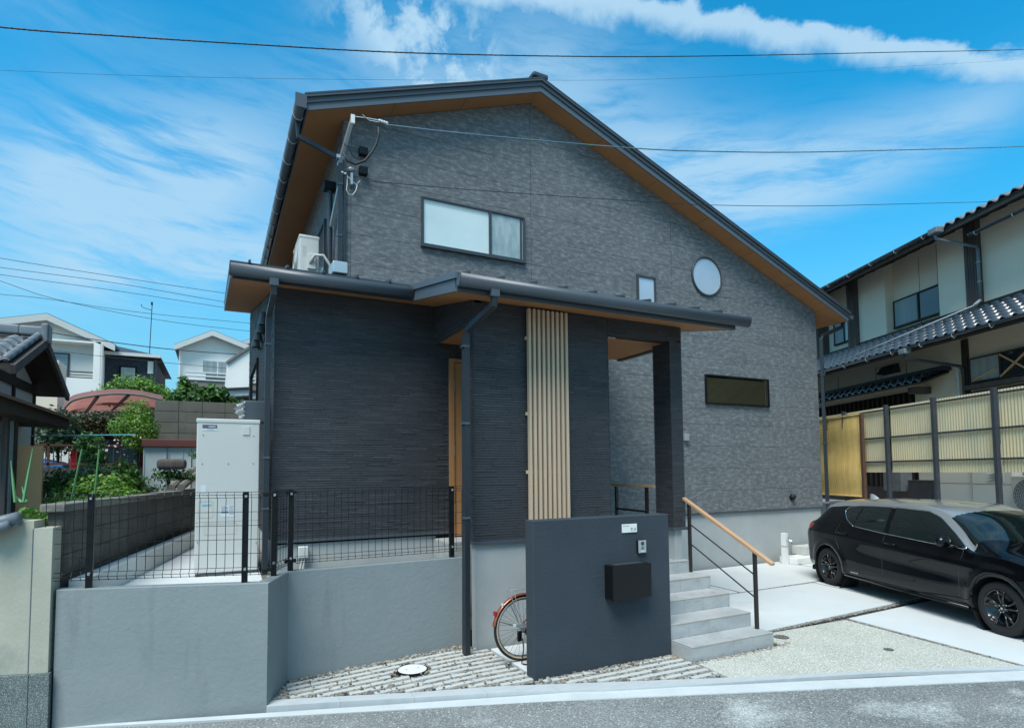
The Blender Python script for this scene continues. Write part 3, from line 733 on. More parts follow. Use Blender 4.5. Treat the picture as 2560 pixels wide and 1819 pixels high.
for k in range(14):      # side wall of the upper storey
    for (ya, yb) in ((YH+.003, 12.03), (12.033, 15.06), (15.063, 17.0)):
        z = ZF+.455*k
        if z+.455 > ZLW+.45: continue
        MB().box(XL, XL+.02, ya, yb, z+.001, min(z+.454, ZLW)).build('siding_panel', M['siding'], house)

# main roof
YF, YB = 8.633, 17.3; EL, ER = 1.098, 13.25
zr = lambda x: 8.663-(AX-x)*SL_L if x < AX else 8.663-(x-AX)*SL_R
def roof_slab(xs, dz0, dz1, y0, y1, name, mt, parent, **k):
    poly = [(x, zr(x)+dz0) for x in xs]+[(x, zr(x)+dz1) for x in reversed(xs)]
    return MB().prism(poly, y0, y1, XZ).build(name, mt, parent, **k)
roof = roof_slab([EL-.03, AX, ER+.05], .10, .215, YF-.02, YB, 'roof', M['roofm'], house)
roof_slab([EL, AX, ER], .0, .012, YF+.025, YB, 'soffit', M['soffit'], house)
roof_slab([EL-.01, AX, ER+.01], -.004, .165, YF, YF+.024, 'fascia', M['fascia'], house, bevel=.003)
roof_slab([EL-.05, AX, ER+.07], .178, .235, YF-.045, YF-.021, 'verge_trim', M['metal'], house, bevel=.003)
roof_slab([EL-.05, AX, ER+.07], .216, .24, YF-.05, YF+.15, 'verge_cap', M['roofm'], house)
for xe, s_ in ((EL, -1), (ER, 1)):
    MB().box(min(xe, xe+.022*s_), max(xe, xe+.022*s_), YF+.026, YB, zr(xe)-.003, zr(xe)+.16).build('eave_fascia', M['metal'], house)
MB().box(AX-.16, AX+.14, YF-.03, YB, 8.905, 8.985).build('ridge_cap', M['roofm'], house, bevel=.02)
for i in range(1, 9):       # standing seams
    for x in ([AX-.405*i] if AX-.405*i > EL else [])+([AX+.405*i]):
        pass
for k in range(0, 20):
    y = YF+.25+.455*k
    MB().prism([(EL-.02, zr(EL)+.215), (AX, zr(AX)+.215), (AX, zr(AX)+.24), (EL-.02, zr(EL)+.24)], y, y+.02, XZ).build('roof_seam', M['roofm'], roof)
    MB().prism([(AX, zr(AX)+.215), (ER+.03, zr(ER+.03)+.215), (ER+.03, zr(ER+.03)+.24), (AX, zr(AX)+.24)], y, y+.02, XZ).build('roof_seam', M['roofm'], roof)
# soffit joints
for x in (2.4, 3.6, 6.3, 7.6, 8.9, 10.2, 11.5, 12.6):
    roof_slab([x, x+.006], -.0015, .001, YF+.03, YH+.0, 'soffit_joint', M['darkwood'], house)

def gutter(p, q, name='gutter', depth=.13, wid=.12, lip=1, brackets=0, outdir=Vector((0, -1, 0))):
    """half-oval gutter from p to q (top lip line), bulging towards outdir"""
    p, q = Vector(p), Vector(q); prof = []
    for k in range(11):
        a = math.pi*k/10
        prof.append((math.cos(a)*wid/2, -math.sin(a)**.7*depth))
    inner = [(x*.93, z*.94) for x, z in reversed(prof)]
    ring = prof+inner; t = (q-p).normalized(); m = MB(); n = len(ring)
    vs = [c+outdir*x+Vector((0, 0, z)) for c in (p, q) for x, z in ring]
    fs = [(i, (i+1) % n, n+(i+1) % n, n+i) for i in range(n)]+[tuple(range(n-1, -1, -1)), tuple(range(n, 2*n))]
    m.add(vs, fs)
    for c, s_ in ((p, -1), (q, 1)):   # end caps
        vs = [c+t*(o)+outdir*x+Vector((0, 0, z)) for o in (-.006, .006) for x, z in prof]
        k = len(prof); m.add(vs, [tuple(range(k-1, -1, -1)), tuple(range(k, 2*k))]+[(i, i+1, k+i+1, k+i) for i in range(k-1)])
    o = m.build(name, M['metal'], house); 
    for poly in o.data.polygons: poly.use_smooth = len(poly.vertices) == 4
    for k in range(brackets):
        c = p.lerp(q, (k+.5)/brackets)
        MB().tube([c+outdir*(x*1.06)+Vector((0, 0, z*1.06-.0)) for x, z in prof], .008, 5).build('bracket', M['steel'], o)
    return o
# left gutter of the main roof with its leaf-catching brackets
gx = EL-.10
gL = gutter((gx, YF-.10, 7.36), (gx, 16.9, 7.36), wid=.15, depth=.14, brackets=12, outdir=Vector((-1, 0, 0)))
MB().box(gx-.085, gx+.07, YF-.115, YF-.10, 7.20, 7.40).build('gutter_end', M['metal'], house)
gutter((ER+.11, YF-.02, 5.62), (ER+.11, 16.9, 5.62), wid=.13, depth=.10, outdir=Vector((1, 0, 0)))

def pipe(pts, name='downpipe', wd=.055, straps=(), mt='pipem'):
    m = MB()
    m.tube(pts, wd/2, 4, sq=True)
    o = m.build(name, M[mt], house)
    for z in straps:
        p = Vector(pts[-1])
        MB().box(p.x-wd*.62, p.x+wd*.62, p.y-wd*.62, p.y+wd*.62, z-.012, z+.012).build('strap', M['metal'], o)
    return o
pipe([(gx, 8.95, 7.22), (gx, 8.95, 7.0), (1.60, 8.95, 6.80), (1.615, 8.95, 6.70), (1.615, 8.95, 4.9)], wd=.06, straps=(6.4, 5.6))
pipe([(1.69, 8.955, 6.62), (1.69, 8.955, 4.9)], 'conduit', wd=.03)
pipe([(13.3, 8.78, 5.55), (13.28, 8.80, 5.38), (12.72, 8.93, 5.14), (12.68, 8.94, 5.05), (12.68, 8.94, .02)], wd=.07, straps=(4.2, 2.6, 1.0))

# ------------------------------------------------------------------ low wing and porch
zs = lambda y: 3.909+.2*(y-5.7)        # underside of the lean-to roof
YP, YL, XW0, XW1 = 6.235, 7.62, .61, 2.65
PX1 = 5.832
MB().prism([(YL+.012, 1.17), (13.95, 1.17), (13.95, zs(13.95)), (YL+.012, zs(YL))], XW0+.012, 5.58, lambda p, q, w_: (w_, p, q)).build('wing_wall', M['core'], house)
MB().box(XW0+.03, 2.68, YL+.03, 13.9, .5, 1.15).build('foundation', M['found'], house)
MB().box(XW0-.012, 2.87, YL-.012, YL+.03, 1.174, 1.212).build('base_flashing', M['metal'], house)
# porch walls
MB().box(2.662, 4.558, YP+.012, YP+.17, 1.18, zs(YP)).build('porch_wall', M['core'], house)
MB().box(2.682, 4.50, YP+.03, YP+.16, -.25, 1.18).build('foundation', M['found'], house)
MB().box(4.558, PX1-.012, YP+.012, YP+.17, 3.805, zs(YP)).build('porch_beam', M['core'], house)
MB().box(2.645, 4.575, YP-.014, YP+.18, 1.174, 1.212).build('base_flashing', M['metal'], house)
PIL = (5.608, PX1, YP, 6.60)
MB().box(PIL[0]+.012, PIL[1]-.012, PIL[2]+.012, PIL[3]-.012, 1.22, 3.80).build('pillar_core', M['core'], house)
MB().box(PIL[0]+.04, PIL[1]-.06, PIL[2]+.03, PIL[3]-.04, .78, 1.19).build('pillar_base', M['found'], house)
MB().box(PIL[0]-.018, PIL[1]+.018, PIL[2]-.018, PIL[3]+.018, 1.185, 1.225).build('base_flashing', M['metal'], house)
# side beams and porch ceiling
MB().prism([(YP+.17, 3.80), (YL, 3.80), (YL, zs(YL)), (YP+.17, zs(YP+.17))], PX1-.10, PX1-.012, lambda p, q, w_: (w_, p, q)).build('side_beam', M['core'], house)
MB().prism([(YP+.012, 3.80), (YL, 3.80), (YL, zs(YL)), (YP+.012, zs(YP))], 2.662, 2.76, lambda p, q, w_: (w_, p, q)).build('side_beam', M['core'], house)
for i, (a, b) in enumerate(((2.70, 3.62), (3.622, 4.54), (4.542, 5.75))):
    for (ya, yb) in ((YP+.172, 7.02), (7.022, YL+.0)): MB().box(a, b, ya, yb, 3.790, 3.798).build('ceiling_panel', M['soffit'], house)
for x0, x1, y0, y1 in ((2.646, 2.70, YP-.002+.01, YL), (5.75, 5.836, 6.61, YL)): MB().box(x0, x1, y0, y1, 3.768, 3.789).build('beam_trim', M['roofm'], house)

# tile cladding -------------------------------------------------------------
CH = .0305
NEAR = []
tile_mesh = {}
def tile_me(L, d):
    k = (round(L*40)/40, d)
    if k not in tile_mesh:
        L_ = k[0]; mm = MB(); h_ = CH-.0032; d_ = d; bv = .0045 if d > .008 else .0012
        vs = [(0, 0, 0), (L_-.003, 0, 0), (L_-.003, 0, h_), (0, 0, h_), (0, -d_, .0), (L_-.003, -d_, 0), (L_-.003, -d_, h_-bv*1.6), (0, -d_, h_-bv*1.6)]
        mm.add(vs, [(4, 5, 6, 7), (0, 1, 5, 4), (1, 2, 6, 5), (2, 3, 7, 6), (3, 0, 4, 7)])
        me = mm.mesh('tile'); me.materials.append(M['tile']); tile_mesh[k] = (me, mm.v, mm.f)
    return tile_mesh[k]
def clad(name, o0, u, nrm, W, z0, z1, top=None, holes=(), singles=0):
    """courses of thin tiles; o0 start, u along the wall, nrm outward; top(s) = height limit"""
    stuffm = MB(); z = z0; cnt = 0; rs = random.Random(hash(name) % 999 + int(W*100))
    rs = random.Random(int(o0[0]*1000)+int(W*100))
    while z < z1-.01:
        s_ = 0.0; first = rs.uniform(.05, .3)
        while s_ < W-.001:
            L = first if s_ == 0 else rs.choice([.15, .2, .225, .25, .3, .35])
            L = round(L*40)/40
            if s_+L > W-.04: L = W-s_
            mid = s_+L/2
            hz_ = z+CH/2
            bad = (top is not None and z+CH > top(mid)+.004) or any(a-.01 < mid < b+.01 and c < hz_ < d for a, b, c, d in holes)
            if not bad:
                d = rs.choice([.006, .006, .0058, .0062, .006, .0105, .006, .006])
                if singles and cnt < singles and abs(L-round(L*40)/40) < 1e-6:
                    me = tile_me(L, d)[0]
                    ang = math.atan2(u[1], u[0])
                    inst('tile', me, house, (o0[0]+u[0]*s_, o0[1]+u[1]*s_, z), (0, 0, ang)); cnt += 1
                else:
                    h_ = CH-.0032; bv = .0045 if d > .008 else .0012
                    P = lambda a, b, c: (o0[0]+u[0]*(s_+a)+nrm[0]*b, o0[1]+u[1]*(s_+a)+nrm[1]*b, z+c)
                    stuffm.add([P(0, 0, 0), P(L-.003, 0, 0), P(L-.003, 0, h_), P(0, 0, h_), P(0, d, 0), P(L-.003, d, 0), P(L-.003, d, h_-bv*1.6), P(0, d, h_-bv*1.6)],
                               [(4, 5, 6, 7), (0, 1, 5, 4), (1, 2, 6, 5), (2, 3, 7, 6), (3, 0, 4, 7)])
            s_ += L
        z += CH
    if stuffm.v: stuffm.build('tile_cladding', M['tile'], house, stuff=True)
back = .012
clad('pf', (2.65, YP+back, 0), (1, 0), (0, -1), 4.57-2.65, 1.215, 4.03, top=lambda s: zs(YP), singles=300)
clad('pb', (4.57, YP+back, 0), (1, 0), (0, -1), PX1-4.57, 3.80, 4.03, top=lambda s: zs(YP))
clad('pill', (PIL[0], YP+back, 0), (1, 0), (0, -1), PX1-PIL[0], 1.228, 3.80)
clad('pill2', (PIL[0]+back, PIL[3], 0), (0, -1), (-1, 0), PIL[3]-YP, 1.228, 3.80)
clad('pe', (4.57-back, YP+.18, 0), (0, -1), (1, 0), .18, 1.215, 3.79)
clad('pl', (2.65+back, YP+.18, 0), (0, -1), (-1, 0), .18, 1.215, 3.79)
clad('bl', (2.65+back, YL, 0), (0, -1), (-1, 0), YL-YP, 3.80, 4.30, top=lambda s: zs(YL-s))
clad('wf', (XW0, YL+back, 0), (1, 0), (0, -1), 5.575-XW0, 1.215, 4.30, top=lambda s: zs(YL), holes=((2.875-XW0, 3.83-XW0, 1.1, 3.585),))
clad('ws', (XW0+back, 13.95, 0), (0, -1), (-1, 0), 13.95-YL, 1.215, 5.6, top=lambda s: zs(13.95-s))
# grey siding return of the wing and wall end beyond the porch
clad('we', (5.575, YL, 0), (0, 1), (1, 0), 1.35, 1.215, 4.3, top=lambda s: zs(YL))

# lean-to roof --------------------------------------------------------------
def lean(x0, x1, y0, y1, dz0, dz1, name, mt, parent=house, **k):
    return MB().prism([(y0, zs(y0)+dz0), (y1, zs(y1)+dz0), (y1, zs(y1)+dz1), (y0, zs(y0)+dz1)], x0, x1, lambda p, q, w_: (w_, p, q)).build(name, mt, parent, **k)
lean(.13, 2.24, 7.245, 14.4, .0, .012, 'soffit', M['soffit'])
lean(2.245, 6.27, 5.70, YH-.02, .0, .012, 'soffit', M['soffit'])
lr = lean(.10, 2.25, 7.20, 14.5, .145, .20, 'lean_to_roof', M['roofm'])
lr2 = lean(2.20, 6.30, 5.66, YH-.01, .145, .20, 'lean_to_roof', M['roofm'])
lean(.105, .128, 7.24, 14.4, -.004, .144, 'fascia', M['fascia'])
lean(2.215, 2.240, 5.69, 7.245, -.004, .125, 'fascia', M['fascia'])
lean(2.195, 2.225, 5.65, 7.24, .132, .205, 'verge_trim', M['fascia'])
lean(6.272, 6.295, 5.69, YH-.02, -.004, .144, 'fascia', M['roofm'])
MB().box(.128, 2.24, 7.222, 7.244, zs(7.24)-.004, zs(7.24)+.145).build('eave_fascia', M['roofm'], house)
MB().box(2.24, 6.272, 5.678, 5.699, zs(5.7)-.004, zs(5.7)+.145).build('eave_fascia', M['roofm'], house)
for i in range(5):
    x = .304+.405*i
    if x < 2.2: lean(x-.012, x+.012, 7.17, 14.4, .20, .232, 'roof_seam', M['roofm'], lr)
for i in range(10):
    x = 2.356+.4045*i; lean(x-.012, x+.012, 5.63, YH-.03, .20, .232, 'roof_seam', M['roofm'], lr2)
gutter((.10, 7.145, 4.345), (2.24, 7.145, 4.345), depth=.125)
gutter((2.226, 5.62, 4.065), (6.46, 5.62, 4.065), depth=.125)
for x, y, z in ((1.05, 7.145, 4.345), (3.05, 5.62, 4.065), (5.1, 5.62, 4.065)):
    pass
# outlets and downpipes
def outlet(x, y, z): MB().box(x-.05, x+.05, y-.045, y+.045, z-.19, z-.10).build('gutter_outlet', M['metal'], house, bevel=.006)
outlet(.56, 7.15, 4.345); outlet(2.64, 5.63, 4.065)
pipe([(.56, 7.15, 4.20), (.56, 7.16, 4.08), (.535, 7.47, 3.90), (.532, 7.50, 3.84), (.530, 7.50, .80)], wd=.060, straps=(3.55, 2.2, 1.6))
pipe([(2.64, 5.63, 3.92), (2.64, 5.64, 3.80), (2.51, 6.07, 3.60), (2.500, 6.10, 3.54), (2.490, 6.10, 0.02)], wd=.066, straps=(3.42, 2.55, 1.50))
MB().box(2.485, 2.515, 6.13, 6.24, 2.5, 2.52).build('strap', M['metal'], house)

# light oak louvre
for i in range(9):
    x = 3.338+.0652*i
    MB().box(x, x+.034, 6.150, 6.205, 1.20, 3.975).build('louvre_slat', M['slat'], house, bevel=.002, seg=1)
for z in (1.35, 2.0, 2.7, 3.62): MB().box(3.32, 3.885, 6.206, 6.226, z-.02, z+.02).build('louvre_rail', M['slat'], house)
# entrance door
door = MB().box(2.935, 3.75, YL-.018, YL-.002, 1.135, 3.525).build('door', M['door'], house, bevel=.003)
m = MB(); m.box(2.868, 2.933, YL-.04, YL+.01, 1.121, 3.58).box(2.933, 3.83, YL-.04, YL+.01, 3.530, 3.58).box(3.76, 3.83, YL-.04, YL+.01, 1.121, 3.53)
m.build('door_frame', M['door'], house)
MB().box(2.933, 2.937, YL-.025, YL, 1.135, 3.53).build('door_gap', M['seam'], house)
for z in (1.50, 2.30, 3.20): MB().cyl((2.940, YL-.028, z-.07), (2.940, YL-.028, z+.07), .008, 8).build('hinge', M['steel'], door)
MB().box(3.62, 3.65, YL-.07, YL-.05, 1.9, 2.5).build('handle', M['blackm'], door, bevel=.004)

# windows ---------------------------------------------------------------------
def window(name, x0, x1, z0, z1, y=YH, fr=.035, proud=.035, pane='frost', mull=(), label=None, sill=True):
    f = MB()
    f.box(x0, x1, y-proud, y-.001, z1-fr, z1).box(x0, x1, y-proud, y-.001, z0, z0+fr).box(x0, x0+fr, y-proud, y-.001, z0+fr, z1-fr).box(x1-fr, x1, y-proud, y-.001, z0+fr, z1-fr)
    o = f.build(name, M['frame'], house, bevel=.003, seg=1, label=label)
    xs = [x0+fr]+list(mull)+[x1-fr]
    for i in range(len(xs)-1):
        p = pane if isinstance(pane, str) else pane[i]
        MB().box(xs[i], xs[i+1], y-.014, y-.010, z0+fr, z1-fr).build('pane', M[p], o)
    for x in mull: MB().box(x-.022, x+.022, y-proud+.002, y-.002, z0+fr, z1-fr).build('mullion', M['frame'], o)
    if sill: MB().box(x0-.01, x1+.01, y-proud-.02, y-.002, z0-.03, z0-.001).build('sill', M['frame'], o)
    return o
w1 = window('window', 2.915, 4.815, 5.69, 6.50, mull=(4.14,), pane=('frost', 'frost2'), label='wide upstairs sliding window with pale frosted panes', proud=.045)
MB().box(4.16, 4.72, YH-.019, YH-.015, 5.74, 6.455).build('sash', M['frost2'], w1)
MB().box(4.722, 4.755, YH-.030, YH-.015, 5.725, 6.465).build('sash_stile', M['frame'], w1)
MB().box(2.955, 4.12, YH-.0165, YH-.0145, 6.40, 6.405).build('pane_line', M['offwhite'], w1)
window('window', 7.292, 7.765, 4.80, 5.842, fr=.045, pane='bluepane', label='small upright rectangular window above the porch roof')
# round window
rc = Vector((9.150, 0, 6.062)); rr = .425
o = MB().tube([(rc.x+math.cos(a)*(rr-.02), YH-.018, rc.z+math.sin(a)*(rr-.02)) for a in [2*math.pi*k/64 for k in range(64)]], .024, 6, closed=True).build('window', M['frame'], house, smooth=True, label='round porthole window under the right slope')
MB().cyl((rc.x, YH-.012, rc.z), (rc.x, YH-.008, rc.z), rr-.03, 64).build('pane', M['bluepane'], o)
MB().tube([(rc.x+.02+math.cos(a)*(rr-.065), YH-.013, rc.z+math.sin(a)*(rr-.055)) for a in [-1.2+2.6*k/20 for k in range(21)]], .006, 4).build('pane_bead', M['offwhite'], o)
# low slot window with tan blind
f = MB(); x0, x1, z0, z1 = 9.017, 10.885, 3.372, 3.988
f.box(x0, x1, YH-.05, YH-.001, z1-.028, z1).box(x0, x1, YH-.05, YH-.001, z0, z0+.03).box(x0, x0+.024, YH-.05, YH-.001, z0+.03, z1-.028).box(x1-.024, x1, YH-.05, YH-.001, z0+.03, z1-.028)
o = f.build('window', M['blackm'], house, label='wide low slot window with a tan slatted blind behind the glass')
MB().box(x0+.024, x1-.024, YH-.006, YH-.002, z0+.03, z1-.028).build('back', M['darkpane'], o)
m = MB()
for k in range(22):
    z = z0+.04+k*.0235; m.add([(x0+.03, YH-.026, z), (x1-.12, YH-.026, z), (x1-.12, YH-.012, z+.019), (x0+.03, YH-.012, z+.019)], [(0, 1, 2, 3)])
m.build('blind_slats', M['blind'], o, stuff=True)
MB().box(x1-.118, x1-.088, YH-.030, YH-.006, z0+.03, z1-.028).build('blind_edge', M['blind'], o)
MB().box(x1-.060, x1-.036, YH-.030, YH-.006, z0+.03, z1-.028).build('inner_frame', M['steel'], o)
gl = bpy.data.materials.new('thin_glass'); gl.use_nodes = True; q_ = NG(gl.node_tree); gl.node_tree.nodes.clear()
oo = q_.n('ShaderNodeOutputMaterial'); tr = q_.n('ShaderNodeBsdfTransparent'); gs = q_.n('ShaderNodeBsdfGlossy'); gs.inputs['Roughness'].default_value = .02
fr_ = q_.n('ShaderNodeFresnel'); fr_.inputs[0].default_value = 1.5; mx = q_.n('ShaderNodeMixShader'); q_.l(fr_.outputs[0], mx.inputs[0]); q_.l(tr.outputs[0], mx.inputs[1]); q_.l(gs.outputs[0], mx.inputs[2]); q_.l(mx.outputs[0], oo.inputs[0])
tr.inputs[0].default_value = (.80, .80, .74, 1)
M['thin'] = gl
MB().add([(x0+.024, YH-.034, z0+.03), (x1-.024, YH-.034, z0+.03), (x1-.024, YH-.034, z1-.028), (x0+.024, YH-.034, z1-.028)], [(0, 1, 2, 3)]).build('pane', M['thin'], o)
# slot window seen through the porch, wall fittings
window('window', 5.60, 5.93, 2.05, 3.02, y=YH, fr=.02, pane='darkpane', label='narrow black window behind the porch opening', sill=False)
o = window('window', .62, .90, 0, 0.01, y=20, fr=.001) if False else None
# left flank window of the upper storey
f = MB(); f.box(XL-.05, XL-.001, 10.45, 11.6, 5.35, 5.40).box(XL-.05, XL-.001, 10.45, 11.6, 6.42, 6.47).box(XL-.05, XL-.001, 10.45, 10.50, 5.40, 6.42).box(XL-.05, XL-.001, 11.55, 11.6, 5.40, 6.42)
o = f.build('window', M['frame'], house, label='upstairs flank window beside the air conditioner'); MB().box(XL-.02, XL-.012, 10.5, 11.55, 5.40, 6.42).build('pane', M['glass_blue'], o)
# flue on the left flank
m = MB(); m.cyl((1.585, 9.66, 5.0), (1.585, 9.66, 6.62), .045, 12); m.build('flue_pipe', M['roofm'], house)
MB().box(1.48, 1.66, 9.58, 9.74, 6.60, 6.74).build('flue_cap', M['blackm'], house, bevel=.01)
# hoods at the cable entry
for z in (6.935, 6.625):
    q = MB().box(1.90, 2.03, YH-.10, YH-.002, z, z+.12).build('cable_hood', M['blackm'], house, bevel=.008)
# round vent hood low on the right and little box on the wall
T = lambda a, b, c: (11.53+a, YH-.005-abs(c), 1.385+b)
m = MB(); m.lathe([(.068, 0), (.075, .02), (.06, .07), (.03, .10), (0.001, .11)], 16, lambda a, b, c: (11.53+a, YH-.002-c, 1.385+b)); m.build('vent_hood', M['blackm'], house, smooth=True)
MB().box(8.39, 8.50, YH-.07, YH-.002, 2.60, 2.74).build('junction_box', M['steel'], house, bevel=.008)
# row of bell shaped lamps / hooded vents on the wing's flank
for px_, py_ in ((659, 812), (652, 833), (645, 851), (639, 868)):
    p = at(px_, py_, x=XW0-.075)
    m = MB(); m.lathe([(.001, .17), (.03, .17), (.045, .155), (.062, .05), (.066, .01), (.066, 0), (.05, .0)], 16, lambda a, b, c: (p.x+a, p.y+b, p.z+c))
    m.box(XW0-.05, XW0+.01, p.y-.02, p.y+.02, p.z-.035, p.z+.0)
    m.build('vent_cowl', M['metal'], house)
# wing flank window that mirrors the gap
f = MB(); f.box(XW0-.03, XW0+.02, 10.7, 12.8, 3.05, 3.09).box(XW0-.03, XW0+.02, 10.7, 12.8, 3.93, 3.97).box(XW0-.03, XW0+.02, 10.7, 10.74, 3.09, 3.93).box(XW0-.03, XW0+.02, 12.76, 12.8, 3.09, 3.93)
o = f.build('window', M['blackm'], house, label='flank window of the wing reflecting the neighbouring houses')
MB().box(XW0-.004, XW0, 10.74, 12.76, 3.09, 3.93).build('pane', M['darkpane'], o)
# socket box on the wing base
sb = MB().box(.905, 1.025, YL-.07, YL+.02, .985, 1.125).build('socket_box', M['offwhite'], house, bevel=.012)
MB().tube([(.955, YL-.04, .98), (.93, YL-.03, .84)], .012, 8).tube([(.985, YL-.04, .98), (.965, YL-.03, .84)], .012, 8).build('conduit', M['offwhite'], sb)
# little metal snow box on the lean-to roof
tb = thing('roof_vent_box', 'small galvanised vent box lying on the lean-to roof behind the gutter', 'vent', (1.33, 7.5, 4.5))
MB().box(1.24, 1.42, 7.30, 7.62, zs(7.5)+.205, zs(7.5)+.35).build('body', M['steel'], tb, bevel=.01)

# ------------------------------------------------------------------ air conditioner on the lean-to roof
def aircon(name, label, loc, rot, w_=.80, d_=.30, h_=.64, group=None, mt='cream', vents=True):
    t = thing(name, label, 'air conditioner', loc, group, rot)
    MB().box(-w_/2, w_/2, -d_/2, d_/2, .05, h_).build('casing', M[mt], t, bevel=.02, local=True)
    MB().box(-w_/2-.005, w_/2+.005, -d_/2-.005, d_/2+.005, h_-.05, h_+.008).build('top_panel', M[mt], t, bevel=.015, local=True)
    for s_ in (-1, 1): MB().box(s_*w_*.32-.03, s_*w_*.32+.03, -d_/2-.03, d_/2+.03, 0, .05).build('foot', M['steel'], t, local=True)
    cx = -w_*.12; r_ = h_*.42
    MB().cyl((cx, -d_/2-.004, h_/2+.02), (cx, -d_/2-.001, h_/2+.02), r_*.98, 32).build('fan_opening', M['print'], t, local=True)
    m = MB()
    for k in range(8): m.tube([(cx+math.cos(a)*r_*(k+1)/8, -d_/2-.020+.012*(k/8)**2, h_/2+.02+math.sin(a)*r_*(k+1)/8) for a in [2*math.pi*j/28 for j in range(28)]], .0035, 4, closed=True)
    for k in range(24):
        a = 2*math.pi*k/24; m.tube([(cx+math.cos(a+f*.25)*r_*f, -d_/2-.018+.012*f*f, h_/2+.02+math.sin(a+f*.25)*r_*f) for f in (.12, .4, .7, 1.0)], .003, 4)
    m.build('fan_grille', M['offwhite'], t, local=True, stuff=True)
    MB().box(w_*.32, w_*.47, -d_/2-.006, -d_/2, h_*.1, h_*.9).build('side_panel', M[mt], t, local=True, bevel=.003)
    MB().box(w_/2, w_/2+.045, -d_*.1, d_*.32, h_*.18, h_*.55).build('valve_cover', M[mt], t, local=True, bevel=.008)
    m = MB()
    for k in range(6): m.box(w_/2+.0, w_/2+.003, -d_*.35, -d_*.15, h_*.5+k*.03, h_*.5+k*.03+.012)
    m.build('side_vents', M['offwhite'], t, local=True, stuff=True)
    return t
ac = aircon('air_conditioner', 'off white air conditioner outdoor unit standing on the lean-to roof', (1.26, 9.95, 5.10), R(-90), h_=.66)
MB().tube([(1.27, 9.52, 5.30), (1.33, 9.44, 5.42), (1.45, 9.42, 5.43), (1.56, 9.45, 5.30), (1.60, 9.47, 5.02)], .024, 10).build('hose', M['cream'], ac, smooth=True)
MB().tube([(1.02, 9.66, 5.08), (1.52, 9.66, 5.08)], .02, 6).tube([(1.02, 10.24, 5.08), (1.52, 10.24, 5.08)], .02, 6).tube([(1.05, 9.66, 5.08), (1.05, 9.66, 4.88)], .015, 6).tube([(1.50, 9.66, 5.08), (1.50, 9.66, 4.88)], .015, 6).build('stand', M['steel'], ac)

# ------------------------------------------------------------------ water heater
wh = thing('water_heater', 'tall cream water heater cabinet behind the mesh fence', 'water heater', (.132, 7.95, .85))
MB().box(-.201, .462, 7.60, 8.30, .885, 2.605).build('cabinet', M['cream'], wh, bevel=.012)
MB().box(-.207, .468, 7.594, 8.306, 2.600, 2.65).build('lid', M['cream'], wh, bevel=.010)
MB().box(-.19, .455, 7.62, 8.28, .845, .885).build('plinth', M['print'], wh)
MB().box(-.145, .005, 7.5975, 7.600, 2.535, 2.578).build('logo_plate', M['fascia'], wh)
MB().box(-.148, .007, 7.5972, 7.600, 2.513, 2.534).build('logo_strip', M['label'], wh)
m = MB()     # three-diamond emblem
cx_, cz_, s_ = -.098, 2.556, .0105
for a in (90, 210, 330):
    p = lambda r_, d: (cx_+r_*math.cos(R(a+d)), 7.5965, cz_+r_*math.sin(R(a+d)))
    k = len(m.v); m.v += [(cx_, 7.5965, cz_), p(s_*1.0, -30), p(s_*1.73, 0), p(s_*1.0, 30)]; m.f.append((k, k+1, k+2, k+3))
m.build('emblem', M['red'], wh, stuff=True)
for k, wd in enumerate((.006, .008, .007, .008, .006, .008, .005)): MB().box(-.080+k*.0105, -.080+k*.0105+wd, 7.5965, 7.5972, 2.549, 2.563).build('letter', M['label'], wh)
MB().box(-.100, -.030, 7.5965, 7.597, 2.521, 2.525).build('print_line', M['print'], wh)
MB().box(.275, .352, 7.592, 7.600, 2.475, 2.570).build('cover_flap', M['cream'], wh, bevel=.003)
MB().box(.277, .350, 7.590, 7.598, 2.470, 2.478).build('flap_lip', M['offwhite'], wh)
for x, z in ((-.135, 2.46), (.395, 2.455), (-.14, 2.13), (.13, 2.13), (.395, 2.13), (-.17, 1.24), (.44, 1.20)):
    MB().cyl((x, 7.600, z), (x, 7.595, z), .006, 8).build('screw', M['print'], wh)
def panel(x0, x1, z0, z1):
    m = MB(); w2 = .0025
    for a in ((x0, x1, z0-w2, z0), (x0, x1, z1, z1+w2), (x0, x0+w2, z0, z1), (x1-w2, x1, z0, z1)): m.box(a[0], a[1], 7.5975, 7.600, a[2], a[3])
    m.build('service_panel', M['blind'], wh)
panel(-.168, -.02, 1.515, 1.70); panel(-.10, .23, 1.32, 1.44)
MB().box(-.20, .46, 7.5985, 7.600, 1.462, 1.464).build('casing_seam', M['print'], wh)
MB().box(-.150, -.095, 7.598, 7.600, 1.80, 1.885).build('rating_label', M['label'], wh)
lb = MB().box(.058, .21, 7.598, 7.600, 1.515, 1.645).build('warning_label', M['label'], wh)
m = MB()
for k in range(7): m.box(.064, .064+.05+.03*math.sin(k*2.1)**2, 7.5972, 7.598, 1.635-k*.012, 1.639-k*.012).box(.145, .145+.04+.02*math.cos(k)**2, 7.5972, 7.598, 1.635-k*.014, 1.639-k*.014)
m.box(.062, .14, 7.5968, 7.5972, 1.560, 1.568).box(.152, .20, 7.5968, 7.5972, 1.548, 1.556)
m.build('label_print', M['print'], lb, stuff=True)
MB().box(-.135, -.04, 7.597, 7.600, 1.652, 1.668).build('control_strip', M['bluepole'], wh)
pc = tag(MB().box(.30, .56, 8.02, 8.28, 2.652, 2.93).build('pipe_cover', M['metal'], bevel=.02), 'black pipe cover box with loose plastic standing on the water heater', 'pipe cover')
m = MB(); N_ = 14
for i in range(N_):
    for j in range(5):
        a, b = i/(N_-1), j/4
        m.v.append((.30-.10*math.sin(a*2.8)*b+.02*math.sin(i*2.2), 8.0-.02*math.cos(i*1.7+j), 2.66+.26*a))
